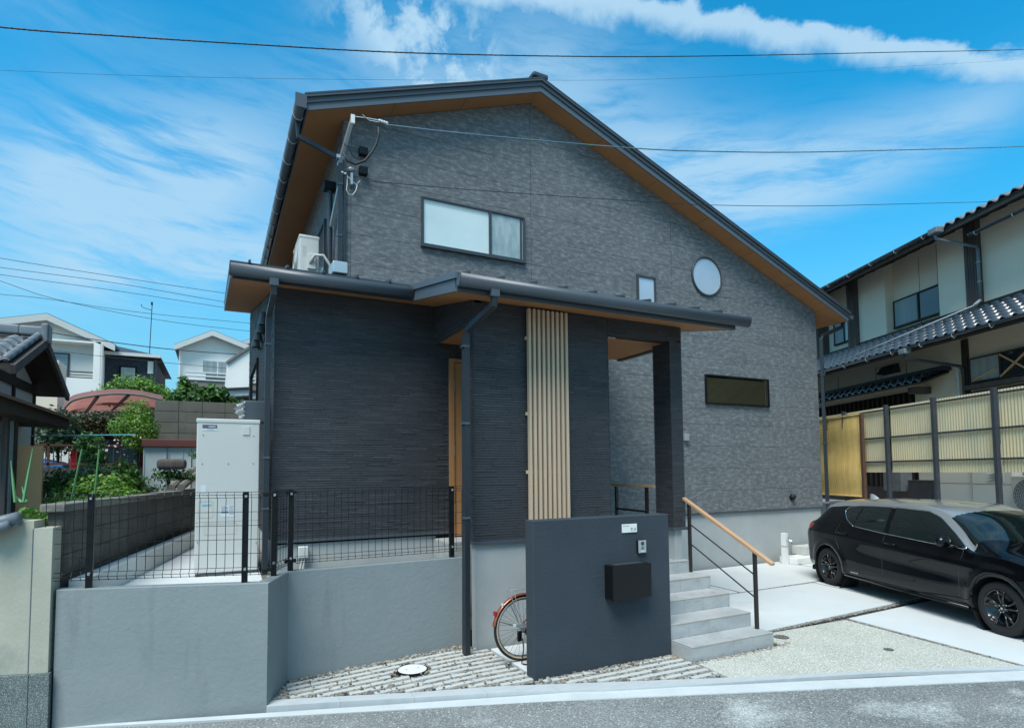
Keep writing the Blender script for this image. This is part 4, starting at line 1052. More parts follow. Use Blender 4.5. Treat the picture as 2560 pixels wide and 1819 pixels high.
for i in range(N_-1):
    for j in range(4): m.f.append((i*5+j, i*5+j+1, i*5+j+6, i*5+j+5))
M['plastic'] = mat('clear_plastic', (.55, .60, .62), .15); M['plastic'].node_tree.nodes['Principled BSDF'].inputs['Alpha'].default_value = .45
tag(m.build('plastic_sheet', M['plastic'], smooth=True), 'clear crumpled plastic sheet hanging from the black pipe cover', 'plastic sheet')

# terrace between wall and wing
te = MB().prism([(-1.35, 6.50), (.375, 5.99), (.60, 6.52), (2.62, 6.58), (2.62, 7.05), (2.62, 14.5), (-2.5, 14.5)], -.2, .835, lambda p, q, w_: (p, q, w_)); te = struct(te.build('terrace', M['soil']))
m = MB().prism([(-1.10, 6.75), (.48, 6.95), (.50, 8.5), (.52, 14), (-1.0, 14), (-1.05, 9)], .80, .850, lambda p, q, w_: (p, q, w_)); struct(m.build('terrace_slab', M['concrete'], bevel=.006))
pts = [(rng.uniform(-.2, 2.6), rng.uniform(6.3, 7.6), .838) for _ in range(900)]; pts = [p for p in pts if not (p[0] < .52 and p[1] > 6.95) and p[1] > 6.62-.0 or (p[0] < .5 and 6.15 < p[1] < 6.9 and p[0] > -.1)]
stones('pebbles', pts, .02, M['wstone'], 'pale pebbles spread between terrace slab and wing wall', cat='pebbles')
# new low kerb along the old wall
kb = MB().prism([(-1.17, 6.60), (-1.02, 6.60), (-.16, 11.6), (-.31, 11.6)], .5, 1.07, lambda p, q, w_: (p, q, w_)).build('concrete_kerb', M['concrete'], bevel=.006)
tag(kb, 'new pale concrete kerb running along the weathered block wall', 'kerb')

# ------------------------------------------------------------------ tap post and box by the house
tp = thing('garden_tap', 'white square garden tap post with chrome tap by the foundation', 'tap', (10.78, 8.62, 0))
MB().box(10.73, 10.83, 8.57, 8.67, .012, .66).build('post', M['white'], tp, bevel=.006)
MB().tube([(10.78, 8.575, .52), (10.78, 8.50, .52), (10.80, 8.46, .50), (10.80, 8.46, .45)], .012, 8).build('spout', M['chrome'], tp)
MB().cyl((10.78, 8.52, .53), (10.78, 8.52, .57), .008, 8).box(10.75, 10.81, 8.512, 8.528, .57, .58).build('tap_handle', M['chrome'], tp)
MB().box(10.725, 10.835, 8.565, 8.675, .38, .395).build('band', M['steel'], tp)
cb = MB(); cb.box(10.85, 11.75, 8.40, 8.82, .013, .145); tag(cb.build('drain_basin', M['white'], bevel=.015), 'white concrete basin block at the foot of the tap', 'basin')
cb = MB(); cb.box(11.4, 12.2, 8.60, 8.93, .146, .33); tag(cb.build('concrete_step', M['bar'], bevel=.01), 'grey concrete block step behind the black car', 'block')

# ------------------------------------------------------------------ bicycle
bk = thing('bicycle', 'city bicycle with copper red mudguard parked behind the gate wall', 'bicycle', (3.5, 5.62, .012))
BX, BY, BZ, BR = 2.945, 5.62, .358, .343
def ring(cx, cz, r_, t_, n=56, k=6, y=BY): return [(cx+math.cos(2*math.pi*i/n)*r_, y, cz+math.sin(2*math.pi*i/n)*r_) for i in range(n)]
def wheel(cx, cz, nm, spokes=32):
    w_ = MB().tube(ring(cx, cz, BR-.016, 0), .017, 8, closed=True).build(nm, M['tyre'], bk, smooth=True)
    for s_ in (-1, 1): MB().tube([(x, y+s_*.012, z) for x, y, z in ring(cx, cz, BR-.030, 0)], .008, 5, closed=True).build('tyre_wall', M['gum'], w_, smooth=True)
    MB().tube(ring(cx, cz, BR-.046, 0), .011, 6, closed=True).build('rim', M['chrome'], w_, smooth=True)
    m = MB()
    for k in range(spokes):
        a = 2*math.pi*k/spokes; b = a+(.45 if k % 4 < 2 else -.45); s_ = .028 if k % 2 else -.028
        m.tube([(cx+math.cos(b)*.022, BY+s_, cz+math.sin(b)*.022), (cx+math.cos(a)*(BR-.05), BY, cz+math.sin(a)*(BR-.05))], .0016, 4)
    m.build('spokes', M['chrome'], w_, stuff=True)
    MB().cyl((cx, BY-.05, cz), (cx, BY+.05, cz), .022, 14).build('hub', M['steel'], w_)
    return w_
rear = wheel(BX, BZ, 'wheel'); wheel(BX+1.10, BZ, 'wheel')
def mudguard(cx, cz, a0, a1, nm):
    m = MB(); n = 26; k = 7
    for i in range(n):
        a = R(lerp(a0, a1, i/(n-1)))
        for j in range(k):
            u = (j/(k-1)-.5)*2; rr_ = BR+.016-.014*u*u
            m.v.append((cx+math.cos(a)*rr_, BY+u*.030, cz+math.sin(a)*rr_))
    for i in range(n-1):
        for j in range(k-1): m.f.append((i*k+j, i*k+j+1, (i+1)*k+j+1, (i+1)*k+j))
    o = m.build(nm, M['bikepaint'], bk, smooth=True); sm = o.modifiers.new('s', 'SOLIDIFY'); sm.thickness = .002; return o
mg = mudguard(BX, BZ, 172, 20, 'mudguard'); mudguard(BX+1.1, BZ, 150, 35, 'mudguard')
c_ = lambda a, r_: (BX+math.cos(R(a))*r_, BY, BZ+math.sin(R(a))*r_)
p = c_(150, BR+.02); q = MB(); q.box(p[0]-.028, p[0]-.004, BY-.022, BY+.022, p[2]-.025, p[2]+.022); q.build('reflector', M['red'], bk, bevel=.004)
p = c_(133, BR+.02); MB().box(p[0]-.01, p[0]+.008, BY-.028, BY-.0, p[2]-.014, p[2]+.01).build('sticker', M['label'], bk)
m = MB(); m.tube([(BX+.5, BY-.05, .770), (BX-.10, BY-.062, .770), (BX-.165, BY-.045, .770), (BX-.185, BY, .770), (BX-.165, BY+.045, .770), (BX-.10, BY+.062, .770), (BX+.5, BY+.05, .770)], .0055, 6)
for y in (-.028, 0, .028): m.tube([(BX+.5, BY+y, .768), (BX-.10, BY+y, .768), (BX-.15, BY+y*.6, .768)], .004, 6)
for y in (-.05, .05): m.tube([(BX-.02, BY+y*1.1, BZ+.01), (BX-.13, BY+y*1.05, .62), (BX-.165, BY+y, .70), (BX-.15, BY+y, .765)], .0055, 6).tube([(BX-.02, BY+y*1.1, BZ+.01), (BX-.09, BY+y*1.05, .60), (BX-.118, BY+y, .70), (BX-.11, BY+y, .765)], .0045, 6)
m.build('rear_rack', M['steel'], bk)
m = MB(); m.tube([(BX-.02, BY-.05, BZ), c_(162, BR+.012)], .0035, 5).tube([(BX-.02, BY+.05, BZ), c_(162, BR+.012)], .0035, 5); m.build('mudguard_stay', M['print'], bk)
m = MB(); bb = (BX+.47, BY, .30); seat = (BX+.33, BY, .72); hd = (BX+.98, BY, .76)
for s_ in (-1, 1): m.tube([(BX, BY+s_*.055, BZ), (bb[0], BY+s_*.03, bb[2])], .010, 8).tube([(BX, BY+s_*.055, BZ), (seat[0], BY+s_*.02, seat[2]-.05)], .008, 8)
m.tube([bb, seat], .016, 8).tube([bb, (BX+.7, BY, .36), hd], .018, 8).tube([(hd[0]-.02, BY, .84), (hd[0]+.03, BY, .66)], .019, 8)
for s_ in (-1, 1): m.tube([(hd[0]+.03, BY+s_*.04, .66), (BX+1.10, BY+s_*.05, BZ)], .010, 8)
m.build('frame', M['bikepaint'], bk, smooth=True)
MB().box(BX+.20, BX+.45, BY-.07, BY+.07, .80, .85).build('saddle', M['tyre'], bk, bevel=.025); MB().cyl(seat, (seat[0]-.02, BY, .82), .012).build('seat_post', M['steel'], bk)
MB().tube([(hd[0]-.02, BY, .84), (hd[0]-.03, BY, .98), (hd[0]+.05, BY-.12, 1.02), (hd[0]-.08, BY-.27, 1.0)], .011, 8).tube([(hd[0]-.03, BY, .98), (hd[0]+.05, BY+.12, 1.02), (hd[0]-.08, BY+.27, 1.0)], .011, 8).build('handlebar', M['chrome'], bk, smooth=True)
# gear cluster, derailleur, kickstand, cable lock
m = MB()
for k in range(5): m.cyl((BX, BY-.030-.004*k, BZ), (BX, BY-.032-.004*k, BZ), .052-.006*k, 20)
m.build('gear_cluster', M['steel'], bk)
MB().box(BX+.02, BX+.085, BY-.08, BY-.05, BZ-.10, BZ+.0).box(BX-.11, BX-.055, BY-.085, BY-.06, BZ-.12, BZ-.01).build('derailleur', M['box'], bk, bevel=.012)
MB().cyl((BX+.03, BY-.07, BZ-.03), (BX+.03, BY-.085, BZ-.03), .05, 18).build('hub_brake', M['box'], bk)
MB().tube([(BX-.05, BY-.08, BZ-.09), (BX-.045, BY-.09, .16), (BX-.075, BY-.10, .02)], .006, 6).tube([(BX+.04, BY-.08, BZ-.10), (BX+.05, BY-.09, .17), (BX+.10, BY-.11, .02)], .006, 6).build('kickstand', M['box'], bk)
MB().box(BX-.145, BX-.115, BY-.065, BY-.05, BZ+.035, BZ+.06).build('sticker', M['label'], bk)
MB().tube([(2.87, 5.50, .022), (2.93, 5.43, .022), (3.02, 5.40, .022), (3.2, 5.33, .022)], .007, 6).build('lock_cable', M['box'], bk)

# ------------------------------------------------------------------ the car
CO = Vector((9.666, 4.818, .012)); crot = math.atan2(-.936, -.352)
car = thing('car', 'glossy black hatchback car parked on the concrete drive', 'car', CO, rot=crot)
def cv(tab, x):
    xs = [a for a, b in tab]; ys = [b for a, b in tab]
    x = np.asarray(x, float); i = np.clip(np.searchsorted(xs, x)-1, 0, len(xs)-2); xs = np.array(xs); ys = np.array(ys)
    d = np.gradient(ys, xs); h_ = xs[i+1]-xs[i]; t = np.clip((x-xs[i])/h_, 0, 1)
    return ys[i]*(2*t**3-3*t**2+1)+h_*d[i]*(t**3-2*t**2+t)+ys[i+1]*(-2*t**3+3*t**2)+h_*d[i+1]*(t**3-t**2)
T_hw = [(-2.62, .42), (-2.56, .60), (-2.42, .74), (-2.15, .83), (-1.7, .865), (-.5, .868), (.8, .865), (1.5, .870), (1.95, .84), (2.25, .74), (2.42, .58), (2.50, .40)]
T_zb = [(-2.62, .36), (-2.4, .27), (-2.0, .225), (-1.0, .215), (1.0, .21), (2.0, .22), (2.5, .28)]
T_zl = [(-2.62, .80), (-2.5, .93), (-2.35, 1.00), (-2.1, 1.05), (-1.4, 1.045), (-.4, .99), (1.0, .915), (1.6, .88), (2.1, .76), (2.5, .60)]
T_zt = [(-2.62, .84), (-2.54, .98), (-2.40, 1.10), (-2.25, 1.235), (-2.10, 1.385), (-1.9, 1.440), (-1.35, 1.485), (-.5, 1.508), (.2, 1.492), (.62, 1.445), (.86, 1.37), (1.15, 1.19), (1.42, 1.045), (1.55, 1.01), (1.9, .945), (2.25, .83), (2.5, .64)]
T_zr = [(-2.62, .81), (-2.5, .95), (-2.38, 1.03), (-2.2, 1.14), (-2.0, 1.30), (-1.6, 1.385), (-1.1, 1.42), (-.35, 1.435), (.25, 1.418), (.52, 1.345), (.84, 1.15), (1.08, .965), (1.25, .925), (1.6, .888), (2.1, .77), (2.5, .605)]
T_wr = [(-2.62, .38), (-2.5, .54), (-2.35, .60), (-2.1, .60), (-1.1, .615), (0, .625), (.5, .63), (.8, .68), (1.06, .745), (1.3, .78), (1.7, .79), (2.1, .74), (2.35, .58), (2.5, .36)]
nx_, nr_ = 300, 130
xs = np.linspace(-2.62, 2.50, nx_)
hw, zb, zl, zt, zr_, wr = [cv(t, xs) for t in (T_hw, T_zb, T_zl, T_zt, T_zr, T_wr)]
kp = []
shz = lambda f: zb+(zl-zb)*f
kp.append(np.stack([hw*.86, zb-.0], 1)); kp.append(np.stack([hw*.955, zb+.05], 1)); kp.append(np.stack([hw*.985, shz(.30)], 1))
kp.append(np.stack([hw*1.0, shz(.56)], 1)); kp.append(np.stack([hw*.993, shz(.78)], 1)); kp.append(np.stack([np.maximum(hw-.055, wr), zl], 1))
mid = (kp[-1]+np.stack([wr, zr_], 1))/2; mid[:, 0] += .016*np.clip((zr_-zl)/.3, 0, 1)
kp.append(mid); kp.append(np.stack([wr, zr_], 1)); kp.append(np.stack([wr*.86, zr_+(zt-zr_)*.52], 1)); kp.append(np.stack([wr*.45, zr_+(zt-zr_)*.92], 1)); kp.append(np.stack([wr*0, zt], 1))
kp = np.stack(kp, 1)   # nx,11,2
ks = np.array([0, .04, .13, .25, .37, .47, .57, .68, .78, .90, 1.0]); us = np.linspace(0, 1, nr_)
ring_ = np.zeros((nx_, nr_, 2))
def cub(P, ks, us):
    d = np.zeros_like(P); 
    d[:, 1:-1] = (P[:, 2:]-P[:, :-2])/(ks[2:]-ks[:-2])[None, :, None]; d[:, 0] = (P[:, 1]-P[:, 0])/(ks[1]-ks[0]); d[:, -1] = (P[:, -1]-P[:, -2])/(ks[-1]-ks[-2]); d[:, -1, 1] = 0
    i = np.clip(np.searchsorted(ks, us)-1, 0, len(ks)-2); h_ = (ks[i+1]-ks[i]); t = (us-ks[i])/h_
    a, b, c, e = 2*t**3-3*t**2+1, t**3-2*t**2+t, -2*t**3+3*t**2, t**3-t**2
    return P[:, i]*a[None, :, None]+d[:, i]*(b*h_)[None, :, None]+P[:, i+1]*c[None, :, None]+d[:, i+1]*(e*h_)[None, :, None]
ring_ = cub(kp, ks, us)
# body-side crease below the belt and sill tuck
RY, RZ = ring_[..., 0], ring_[..., 1]
cz = (RZ-zb[:, None])/np.maximum(zl-zb, .01)[:, None]
RY += np.where(us[None, :] < .47, .012*np.exp(-((cz-.80)/.08)**2)-.018*np.exp(-((cz-.52)/.16)**2)*np.exp(-(xs[:, None]/1.2)**4), 0)
XX = np.repeat(xs[:, None], nr_, 1)
# wheel-arch flare
for wx in (-1.70, 1.48): RY += np.where(us[None, :] < .47, .016*np.exp(-((np.hypot(XX-wx, RZ-.33)-.41)/.06)**2), 0)
def sidey(x, z):
    i = int(np.clip(np.searchsorted(xs, x), 1, nx_-1)); j = np.argmin(np.abs(RZ[i, :int(nr_*.70)]-z)+np.abs(us[:int(nr_*.70)]-.4)*.001); return RY[i, j]
# classify quads
cxm = (XX[1:, 1:]+XX[:-1, :-1])/2; czm = (RZ[1:, 1:]+RZ[:-1, :-1])/2; um = np.repeat(((us[1:]+us[:-1])/2)[None], nx_-1, 0)
WIN = [(-1.08, 1.062), (-1.27, 1.15), (-1.41, 1.29), (-1.35, 1.355), (-1.1, 1.388), (-.35, 1.406), (.28, 1.388), (.50, 1.315), (.78, 1.135), (1.02, .952), (.5, .968), (-.41, 1.012)]
lab = np.full(cxm.shape, 0)
def pin(cx, cz, poly):
    r_ = np.zeros(cx.shape, bool)
    for i in range(len(poly)):
        x0, y0 = poly[i]; x1, y1 = poly[(i+1) % len(poly)]
        cnd = ((y0 > cz) != (y1 > cz)) & (cx < (x1-x0)*(cz-y0)/(y1-y0+1e-12)+x0); r_ ^= cnd
    return r_
sidem = (um > .40) & (um < .72)
win = pin(cxm, czm, WIN) & sidem
lab[win & (cxm > -.33)] = 1; lab[win & (cxm <= -.41) & (cxm > -1.09+(czm-1.08)*.25)] = 2; lab[win & (cxm <= -1.09+(czm-1.08)*.25-.015)] = 3
ymm = (RY[1:, 1:]+RY[:-1, :-1])/2
ws_top = .74-.10*(ymm/.62)**2
lab[(um > .705) & (cxm > ws_top) & (cxm < 1.40-.30*(ymm/.7)**2)] = 4
lab[(um > .72) & (cxm < -2.16) & (cxm > -2.44)] = 5
side_low = um < .445
lab[side_low & (cxm > -.415) & (cxm < .925) & (czm > .275) & (lab == 0)] = 6
rd = side_low & (cxm <= -.415) & (cxm > -1.46) & (czm > .275) & (np.hypot(cxm+1.70, czm-.33) > .45) & (lab == 0); lab[rd] = 7
arch = np.zeros(cxm.shape, bool)
for wx in (-1.70, 1.48): arch |= (np.hypot(cxm-wx, czm-.315) < .372) & (um < .44)
lab[arch] = 9
lab[(um > .655) & (cxm < np.where(um > .70, ws_top, 1.10)) & (cxm > -2.13) & (lab == 0)] = 8
lab[(um > .60) & (cxm > .35) & (cxm < 1.10) & (lab == 0)] = 8
lab[(um > .46) & (um <= .70) & (cxm > -2.0) & (lab == 0)] = 0
tl = pin(cxm, czm, [(-2.64, .93), (-2.42, 1.045), (-2.14, 1.02), (-2.22, .935), (-2.50, .84)]) & (um < .60); lab[tl] = 10
def car_part(name, k, mt, off=0.0, sides=(-1, 1)):
    if k in (1, 2, 3, 6, 7, 10) and len(sides) == 2:
        for q_s in sides: car_part(name, k, mt, off, (q_s,))
        return
    idx = np.argwhere(lab == k); m = {}; V = []; Fq = []
    P = np.stack([XX, RY, RZ], -1)
    for s_ in sides:
        mp = {}
        for i, j in idx:
            q = []
            for a, b in ((i, j), (i+1, j), (i+1, j+1), (i, j+1)):
                if (a, b) not in mp:
                    x, y, z = P[a, b]; mp[(a, b)] = len(V); V.append((x, s_*(max(y, 0)+off), z))
                q.append(mp[(a, b)])
            Fq.append(tuple(q if s_ > 0 else q[::-1]))
    me = bpy.data.meshes.new(name); me.from_pydata(V, [], Fq); me.materials.append(mt); me.shade_smooth()
    bm = bmesh.new(); bm.from_mesh(me); bmesh.ops.remove_doubles(bm, verts=bm.verts, dist=.0004); bmesh.ops.recalc_face_normals(bm, faces=bm.faces); bm.to_mesh(me); bm.free(); me.shade_smooth()
    o = bpy.data.objects.new(name, me); COL.objects.link(o); o.parent = car; return o
car_part('body', 0, M['carpaint']); car_part('front_side_window', 1, M['carglass'], -.003); car_part('rear_side_window', 2, M['carglass'], -.003); car_part('quarter_window', 3, M['carglass'], -.003)
car_part('windscreen', 4, M['carglass']); car_part('rear_window', 5, M['carglass']); car_part('front_door', 6, M['carpaint']); car_part('rear_door', 7, M['carpaint'])
car_part('roof', 8, M['roofsheen']); car_part('tail_lamp', 10, M['red'], .003)
def on_side(pts, off=.002, n=14):
    o = []
    for (x0, z0), (x1, z1) in zip(pts, pts[1:]):
        for k in range(n): x, z = lerp(x0, x1, k/n), lerp(z0, z1, k/n); o.append((x, -(sidey(x, z)+off), z))
    x, z = pts[-1]; o.append((x, -(sidey(x, z)+off), z)); return o
def sm3(l, k=3):
    l = [Vector(p) for p in l]
    for _ in range(k): l = [l[0]]+[(l[i-1]+l[i]*2+l[i+1])/4 for i in range(1, len(l)-1)]+[l[-1]]
    return l
m = MB()
for sg in (-1, 1):
    pt = [(x, y*-sg, z) for x, y, z in sm3(on_side(WIN+[WIN[0]], .004, 10), 2)]
    m.tube(pt, .0065, 5, closed=False)
m.build('window_trim', M['chrome'], car, local=True, smooth=True)
for sg in (-1, 1):
    for nm, pts in (('door_seam', [(-.415, .275), (-.415, .7), (-.375, 1.02)]), ('door_seam', [(.925, .275), (.935, .6), (.98, .90), (.96, .975)]), ('door_seam', [(-1.17, .275), (-1.28, .50), (-1.42, .75), (-1.46, .95), (-1.40, 1.07)]), ('door_seam', [(-1.17, .275), (-.4, .272), (.925, .275)])):
        MB().tube([(x, y*-sg, z) for x, y, z in sm3(on_side(pts, -.0005, 8))], .0034, 5).build(nm, M['doorgap'], car, local=True)
for sg in (-1, 1):
    for x in (-1.27, -.22):
        z = .93 if x < -1 else .875
        y = sidey(x, z)
        MB().tube([(x-.11, -sg*(y+.004)*-1*-1, z+.004), (x-.09, sg*-1*(y+.028), z+.006), (x+.08, sg*-1*(y+.028), z), (x+.10, sg*-1*(y+.004), z-.003)], .012, 8).build('door_handle', M['carpaint'], car, local=True, smooth=True)
for sg in (-1, 1):
    T = lambda a, b, c: (.83+a, sg*(.955+b), 1.035+c)
    m = MB(); m.lathe([(.001, -.10), (.05, -.095), (.085, -.05), (.095, 0.0), (.09, .05), (.05, .09), (.001, .10)], 16, lambda a, b, c: T(a*.75, c*1.05, b*.78))
    m.build('door_mirror', M['carpaint'], car, local=True, smooth=True)
    MB().tube([(.88, sg*.80, .965), (.86, sg*.90, .985)], .022, 8).build('mirror_arm', M['box'], car, local=True, smooth=True)
# roof spoiler
m = MB(); m.hexa([(-2.27, -.52, 1.365), (-2.27, .52, 1.365), (-2.0, .60, 1.375), (-2.0, -.60, 1.375), (-2.26, -.50, 1.392), (-2.26, .50, 1.392), (-1.96, .58, 1.425), (-1.96, -.58, 1.425)]); m.build('spoiler', M['roofsheen'], car, local=True, bevel=.008)
# shark fin
m = MB(); n_ = 8
for i in range(n_+1):
    t = i/n_; x = -1.72+.22*t; h_ = .085*math.sin(min(1, (1-t)*1.15)*math.pi*.5)*(1 if t > .05 else .8); zz = float(cv(T_zt, x)); wd = .028*math.sin(math.pi*(t*.9+.08))
    m.v += [(x, -wd, zz-.01), (x-.02*(1-t), 0, zz+h_), (x, wd, zz-.01)]
for i in range(n_):
    a = i*3; m.f += [(a, a+3, a+4, a+1), (a+1, a+4, a+5, a+2)]
m.f += [(0, 1, 2)]
m.build('roof_antenna', M['steel'], car, local=True, smooth=True)
# wheels
def car_wheel(x, sg):
    yo = sg*.845; w_ = thing('wheel', None, None, (0, 0, 0)); w_.parent = car; w_.location = (x, 0, .318)
    T = lambda a, b, c: (a, yo-sg*.20+sg*c, b)
    prof = [(.205, 0.0), (.225, -.004), (.290, 0.0), (.313, .02), (.318, .04), (.318, .165), (.313, .185), (.285, .205), (.245, .204), (.228, .196), (.222, .17)]
    MB().lathe(prof, 56, T).build('tyre', M['tyre'], w_, smooth=True, local=True)
    MB().lathe([(.224, .17), (.226, .190), (.218, .197), (.208, .19), (.200, .12), (.05, .10), (.001, .10)], 48, T).build('rim', M['rim'], w_, smooth=True, local=True)
    for k in range(5):
        m = MB()
        for dlt in (-.16, .16):
            a = 2*math.pi*k/5+.3; p = lambda r_, an, c: T(r_*math.cos(an), r_*math.sin(an), c)
            m.tube([p(.045, a+dlt*1.1, .165), p(.13, a+dlt*1.25, .182), p(.212, a+dlt*1.35, .190)], .013, 6)
        m.build('spoke', M['rim'], w_, smooth=True, local=True)
    MB().lathe([(.001, .182), (.028, .180), (.032, .170), (.060, .165), (.062, .12)], 20, T).build('hub_cap', M['rim'], w_, smooth=True, local=True)
    MB().lathe([(.001, .1835), (.014, .183)], 12, T).build('badge', M['chrome'], w_, local=True)
    for k in range(5):
        a = 2*math.pi*k/5; MB().cyl(T(.044*math.cos(a), .044*math.sin(a), .16), T(.044*math.cos(a), .044*math.sin(a), .176), .008, 6).build('wheel_nut', M['steel'], w_, local=True)
    MB().lathe([(.19, .06), (.19, .085), (.06, .085)], 32, T).build('brake_disc', M['steel'], w_, smooth=True, local=True)
    MB().lathe([(.40, -.10), (.40, .19)], 40, T).build('wheel_housing', M['seam'], car, local=True).location = (x, 0, .318)
    MB().lathe([(.40, -.10), (.01, -.10)], 40, T).build('wheel_housing', M['seam'], car, local=True).location = (x, 0, .318)
for x in (-1.70, 1.48):
    for sg in (-1, 1): car_wheel(x, sg)
# floor pan, sill blade, badge
MB().box(-2.35, 2.3, -.72, .72, .17, .25).build('floor_pan', M['seam'], car, local=True)
for sg in (-1, 1): MB().tube([(-1.28, sg*.845, .245), (-.3, sg*.850, .235), (1.06, sg*.850, .23)], .020, 8).build('side_skirt', M['carpaint'], car, local=True, smooth=True)
for k in range(6): 
    x = -1.13+.030*k; MB().box(x, x+.022, -sidey(x, .315)-.003, -sidey(x, .315)+.002, .308, .324).build('badge_letter', M['chrome'], car, local=True)
m = MB(); 
m.tube([(1.38, -.55, 1.035), (1.28, -.1, 1.12)], .008, 6).tube([(1.42, .1, 1.05), (1.32, .5, 1.08)], .008, 6); m.build('wiper', M['box'], car, local=True)

# ------------------------------------------------------------------ neighbour on the right: frame (s along wall, o outward depth, z)
NH = R(22); ND = Vector((math.sin(NH), math.cos(NH), 0)); NN = Vector((ND.y, -ND.x, 0)); NP = Vector((14.2, 9.2, 0))
W = lambda s, o, z: tuple(NP+ND*s+NN*o+Vector((0, 0, z)))
def wb(s0, s1, o0, o1, z0, z1, name, mt, parent=None, **k): return MB().box(s0, s1, o0, o1, z0, z1, W).build(name, mt, parent, **k)
base = tag(wb(-9, 9, -.06, .10, -.3, 1.10, 'low_wall', M['found'], None), 'low grey concrete wall under the corrugated boundary fence', 'wall')
struct(MB().box(-9, 12, .10, 9, -.3, 1.05, W).build('neighbour_ground', M['found']))
fnc = thing('corrugated_fence', 'tall fence of yellowed corrugated sheets between dark steel posts', 'fence', tuple(NP+Vector((0, 0, 1.1))))
posts = [-6.9, -5.45, -3.915, -2.52, -1.152, .35, 1.8, 3.2]
for s in posts: wb(s-.038, s+.038, -.075, .0, 1.08, 3.46, 'post', M['fpost'], fnc, bevel=.004)
for z in (3.36, 2.72, 2.162): wb(-8, 4.5, .0, .035, z-.018, z+.018, 'rail', M['fpost'], fnc)
def corr(s0, s1, z0, z1, o=.045):
    m = MB(); n = int((s1-s0)/.066*6); amp = .009
    for i in range(n+1):
        s = s0+(s1-s0)*i/n; oo = o+amp*math.sin((s)/.066*2*math.pi); zt_ = z1
        m.v += [W(s, oo, z0), W(s, oo, zt_)]
    for i in range(n): m.f.append((2*i, 2*i+2, 2*i+3, 2*i+1))
    m.build('corrugated_sheet', M['corr'], fnc)
edges = [-8.0, -5.45, -3.915, -2.52, -1.152, .35, 1.8, 3.2]
for a, b in zip(edges, edges[1:]):
    for (z0, z1) in ((2.735, 3.425), (2.175, 2.705), (1.915, 2.150)): corr(a+.01, b-.01, z0, z1, .05 if z0 > 2.7 else .046)
rp = tag(wb(-.478, -.395, -.16, -.09, .0, 3.335, 'timber_post', M['rust']), 'rusty brown post beside the yellow reed blind', 'post')
bl = thing('reed_blind', 'yellow reed blind hanging in front of the corrugated fence', 'blind', W(.5, -.1, 3.3))
m = MB(); n = 110
for i in range(n):
    s = -.39+1.80*i/(n-1); pts = []
    for k in range(19):
        z = 3.30-1.96*k/18; pts.append(W(s+.006*math.sin(k*1.05+i*.05)+.003*math.sin(i*1.3), -.115+.02*math.sin(z*5.5+.6), z))
    m.tube(pts, .0068, 4)
m.build('reeds', M['bamboo'], bl, stuff=True)
for z, r_ in ((3.325, .022), (1.335, .020)): MB().tube([W(-.42, -.13, z), W(1.45, -.13, z)], r_, 8).build('rod', M['bamboo'], bl)
for s in (.22, .85):
    MB().tube([W(s, -.16, 3.34), W(s+.01, -.165, 3.2), W(s+.02, -.16, 3.02)], .009, 5).tube([W(s, -.16, 3.34), W(s-.03, -.16, 3.22)], .009, 5).build('tie', M['cable'], bl)

nb = thing('neighbour_house', 'traditional cream stucco house with grey tiled roofs on the right', 'house', W(0, 3, 1.05))
# upper floor: stepped plan
wb(-9.5, 7.5, 2.35, 8.0, 5.0, 7.86, 'upper_wall', M['cstucco'], nb)
wb(1.47, 2.58, 2.1, 2.35, 5.6, 7.76, 'wall_pier', M['cstucco'], nb)
wb(-1.30, -.36, 2.1, 2.35, 5.6, 7.76, 'wall_pier', M['cstucco'], nb)
wb(-3.0, -1.62, 2.1, 2.35, 5.6, 7.76, 'wall_pier', M['cstucco'], nb)
for a, b in ((2.58, 2.95), (-1.62, -1.28), (4.42, 4.55)):
    wb(a, b, 1.98, 2.36, 5.55, 7.75, 'timber_panel', M['oldwood'], nb)
    for k in range(4): wb(a+.03+(b-a-.06)*k/4, a+.045+(b-a-.06)*k/4, 1.965, 1.981, 5.6, 7.7, 'batten', M['oldwood'], nb)
for s in (.52,): wb(s-.005, s+.005, 2.345, 2.352, 5.75, 7.6, 'wall_joint', M['darkwood'], nb)
for s in (-.365,): wb(s-.005, s+.005, 2.095, 2.102, 5.75, 7.6, 'wall_joint', M['darkwood'], nb)
def nwin(s0, s1, z0, z1, o, label, panes=('curtain', 'darkpane'), name='window', fm='darkwood'):
    m = MB(); m.box(s0, s1, o-.05, o, z1-.035, z1, W).box(s0, s1, o-.06, o, z0, z0+.045, W).box(s0, s0+.035, o-.05, o, z0+.045, z1-.035, W).box(s1-.035, s1, o-.05, o, z0+.045, z1-.035, W)
    f_ = m.build(name, M[fm], nb, label=label); n = len(panes)
    for i, p in enumerate(panes):
        a, b = lerp(s0+.035, s1-.035, i/n), lerp(s0+.035, s1-.035, (i+1)/n)
        wb(a, b, o-.018-.012*(i % 2), o-.012-.012*(i % 2), z0+.045, z1-.035, 'pane', M[p], f_)
        if i: wb(a-.02, a+.02, o-.045, o-.002, z0+.045, z1-.035, 'mullion', M[fm], f_)
    return f_
nwin(-.34, 1.42, 5.885, 6.655, 2.33, 'upstairs window with a dark reflecting pane and a curtained pane', ('darkpane', 'curtain'))
nwin(3.1, 4.1, 5.98, 6.72, 2.34, 'small upstairs window partly hidden by the grey eave', ('frost2', 'curtain'))
nwin(-4.4, -3.25, 5.98, 6.78, 2.34, 'upstairs window at the right edge of the photograph', ('darkpane',))
